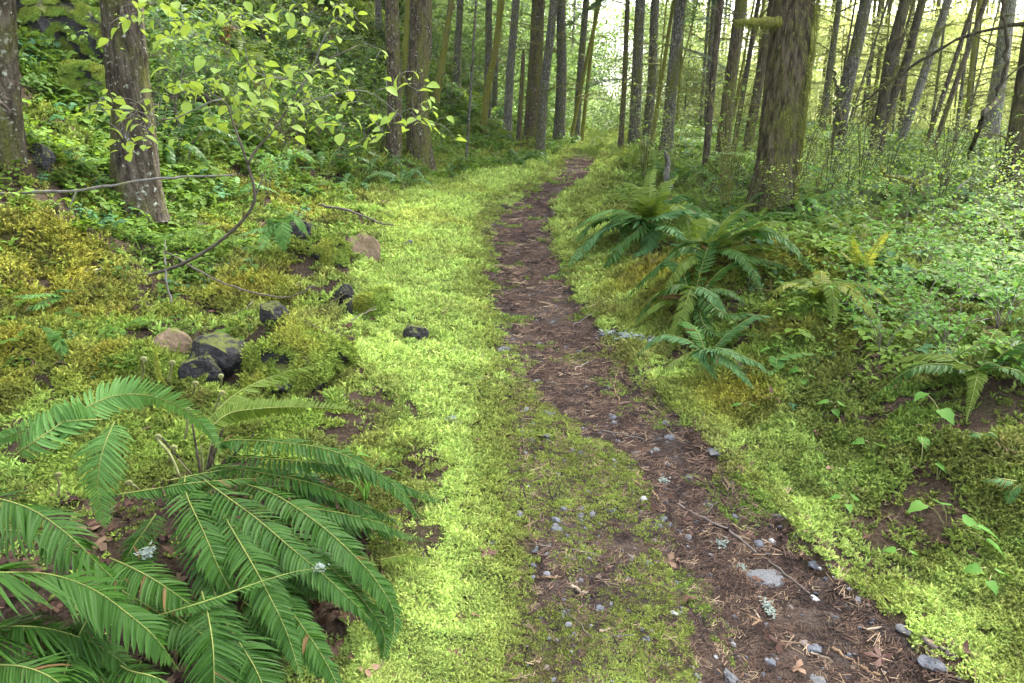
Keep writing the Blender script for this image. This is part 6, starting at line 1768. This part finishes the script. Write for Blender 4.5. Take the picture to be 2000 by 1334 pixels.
# ------------------------------------------------------------------ words that tell repeats apart
MARKS = [('the dark left edge trunk', 5, 200), ('the thick left trunk', 255, 330), ('the big mossy rock', 110, 80), ('the lime sapling fork', 500, 280), ('the twin brown trunks', 795, 250), ('the leaning mossy trunk', 945, 220),
         ('the broken snag', 1015, 200), ('the path end', 1150, 265), ('the grey trunks right of the path', 1255, 250), ('the trunk with the leafy bough', 1305, 270), ('the dark pole trunk', 1385, 320),
         ('the olive trunk', 1420, 300), ('the great mossy trunk', 1510, 380), ('the stubbed dark trunk', 1640, 250), ('the dark leaning pair', 1720, 300), ('the slim brown pair', 1815, 260), ('the V shaped stems', 1835, 430), ('the right edge trunk', 1980, 330)]
PMARKS = [('the long dark stick', 1460, 1070), ('the flat stone', 1495, 1130), ('the bent pale stick', 1210, 750), ('the straight pale stick', 1670, 1293), ('the broken pale stick', 1130, 1150), ('the orange splinter stick', 1286, 975), ('the white lichen tuft', 880, 818)]
ADJ = {'bark_grey': 'grey', 'bark_pale': 'pale', 'bark_brown': 'brown', 'bark_olive': 'olive', 'shrub_leaf': 'green', 'lime_leaf': 'lime', 'herb_leaf': 'low green', 'fern': 'dark', 'fern_olive': 'olive', 'fern_blue': 'bluish', 'fern_pale': 'pale',
       'stone_blue': 'blue grey', 'stone_grey': 'pale grey', 'bark_dark': 'dark', 'twig_mossy': 'mossy', 'wood_chip': 'tan', 'wood_pale': 'pale'}
KINDS_ = {'bare twiggy shrubs right of the path': ('bare twiggy shrub', MARKS), 'leafy shrubs right of the path': ('shrub', MARKS), 'leafy shrubs on the left hillside': ('shrub', MARKS), 'sword ferns on the left hillside': ('hillside fern', MARKS), 'sword ferns in the right brush': ('brush fern', MARKS),
          'background trunks in the forest': ('thin far trunk', MARKS), 'slender stems on the right': ('slender stem', MARKS), 'pebbles on the path': ('pebble', PMARKS), 'wood splinters on the path': ('wood splinter', PMARKS)}
def pix(p_):
    dz = p_.y * cP - (p_.z - CAM_H) * sP; up_ = p_.y * sP + (p_.z - CAM_H) * cP
    return 1000 + FPX * p_.x / dz, 667 - FPX * up_ / dz
ORD = ['leftmost', 'second from left', 'third from left', 'fourth from left', 'fifth from left', 'sixth from left', 'seventh from left', 'eighth from left', 'ninth from left', 'tenth from left', 'eleventh from left', 'twelfth from left']
bins = {}
for o in list(COL.objects):
    gq = o.get('group')
    if gq not in KINDS_: continue
    kd, mk = KINDS_[gq]; pu, pv = pix(o.location)
    mesh_o = o if o.type == 'MESH' else [c for c in o.children if c.type == 'MESH' and c.name.split('.')[0] != 'stem' or 'twiggy' in gq][0]
    ad_ = ADJ.get(mesh_o.data.materials[0].name, '')
    trunky = 'trunk' in kd or 'stem' in kd
    nm_, mu, mv = min(mk, key=lambda q_: (q_[1] - pu) ** 2 + (0 if trunky else 2.5 * (q_[2] - pv) ** 2))
    du, dv = mu - pu, mv - pv
    trunky = trunky and 'shrub' not in kd
    rel = 'left of' if du > 18 else ('right of' if du < -18 else ('beside' if trunky else ('above' if dv > 0 else 'below')))
    bins.setdefault((ad_ + ' ' + kd, rel + ' ' + nm_), []).append((pu, o))
for (k1, k2), L_ in bins.items():
    L_.sort(key=lambda q_: q_[0])
    for i, (_, o) in enumerate(L_):
        o['label'] = ('%s %s' % (k1, k2)) if len(L_) == 1 else ('%s %s %s' % (ORD[min(i, 11)], k1, k2))

# ------------------------------------------------------------------ the damp air of the wood
m, t, out = nodes('damp_air')
pv = N(t, 'ShaderNodeVolumePrincipled')
pv.inputs['Color'].default_value = (0.97, 1.0, 0.95, 1)
pv.inputs["Density"].default_value = 0.0004
pv.inputs['Anisotropy'].default_value = 0.3
t.links.new(pv.outputs[0], out.inputs['Volume'])
zlo, zhi = -12.0, 60.0
b = MB()
vs = [(px_, py_, pz_) for px_ in (-160, 160) for py_ in (-20, 280) for pz_ in (zlo, zhi)]
b.add(vs, [(0, 1, 3, 2), (4, 6, 7, 5), (0, 4, 5, 1), (2, 3, 7, 6), (0, 2, 6, 4), (1, 5, 7, 3)])
tag(b.obj('haze', m, None, False), 'thin pale damp air between the trees', kind='stuff')
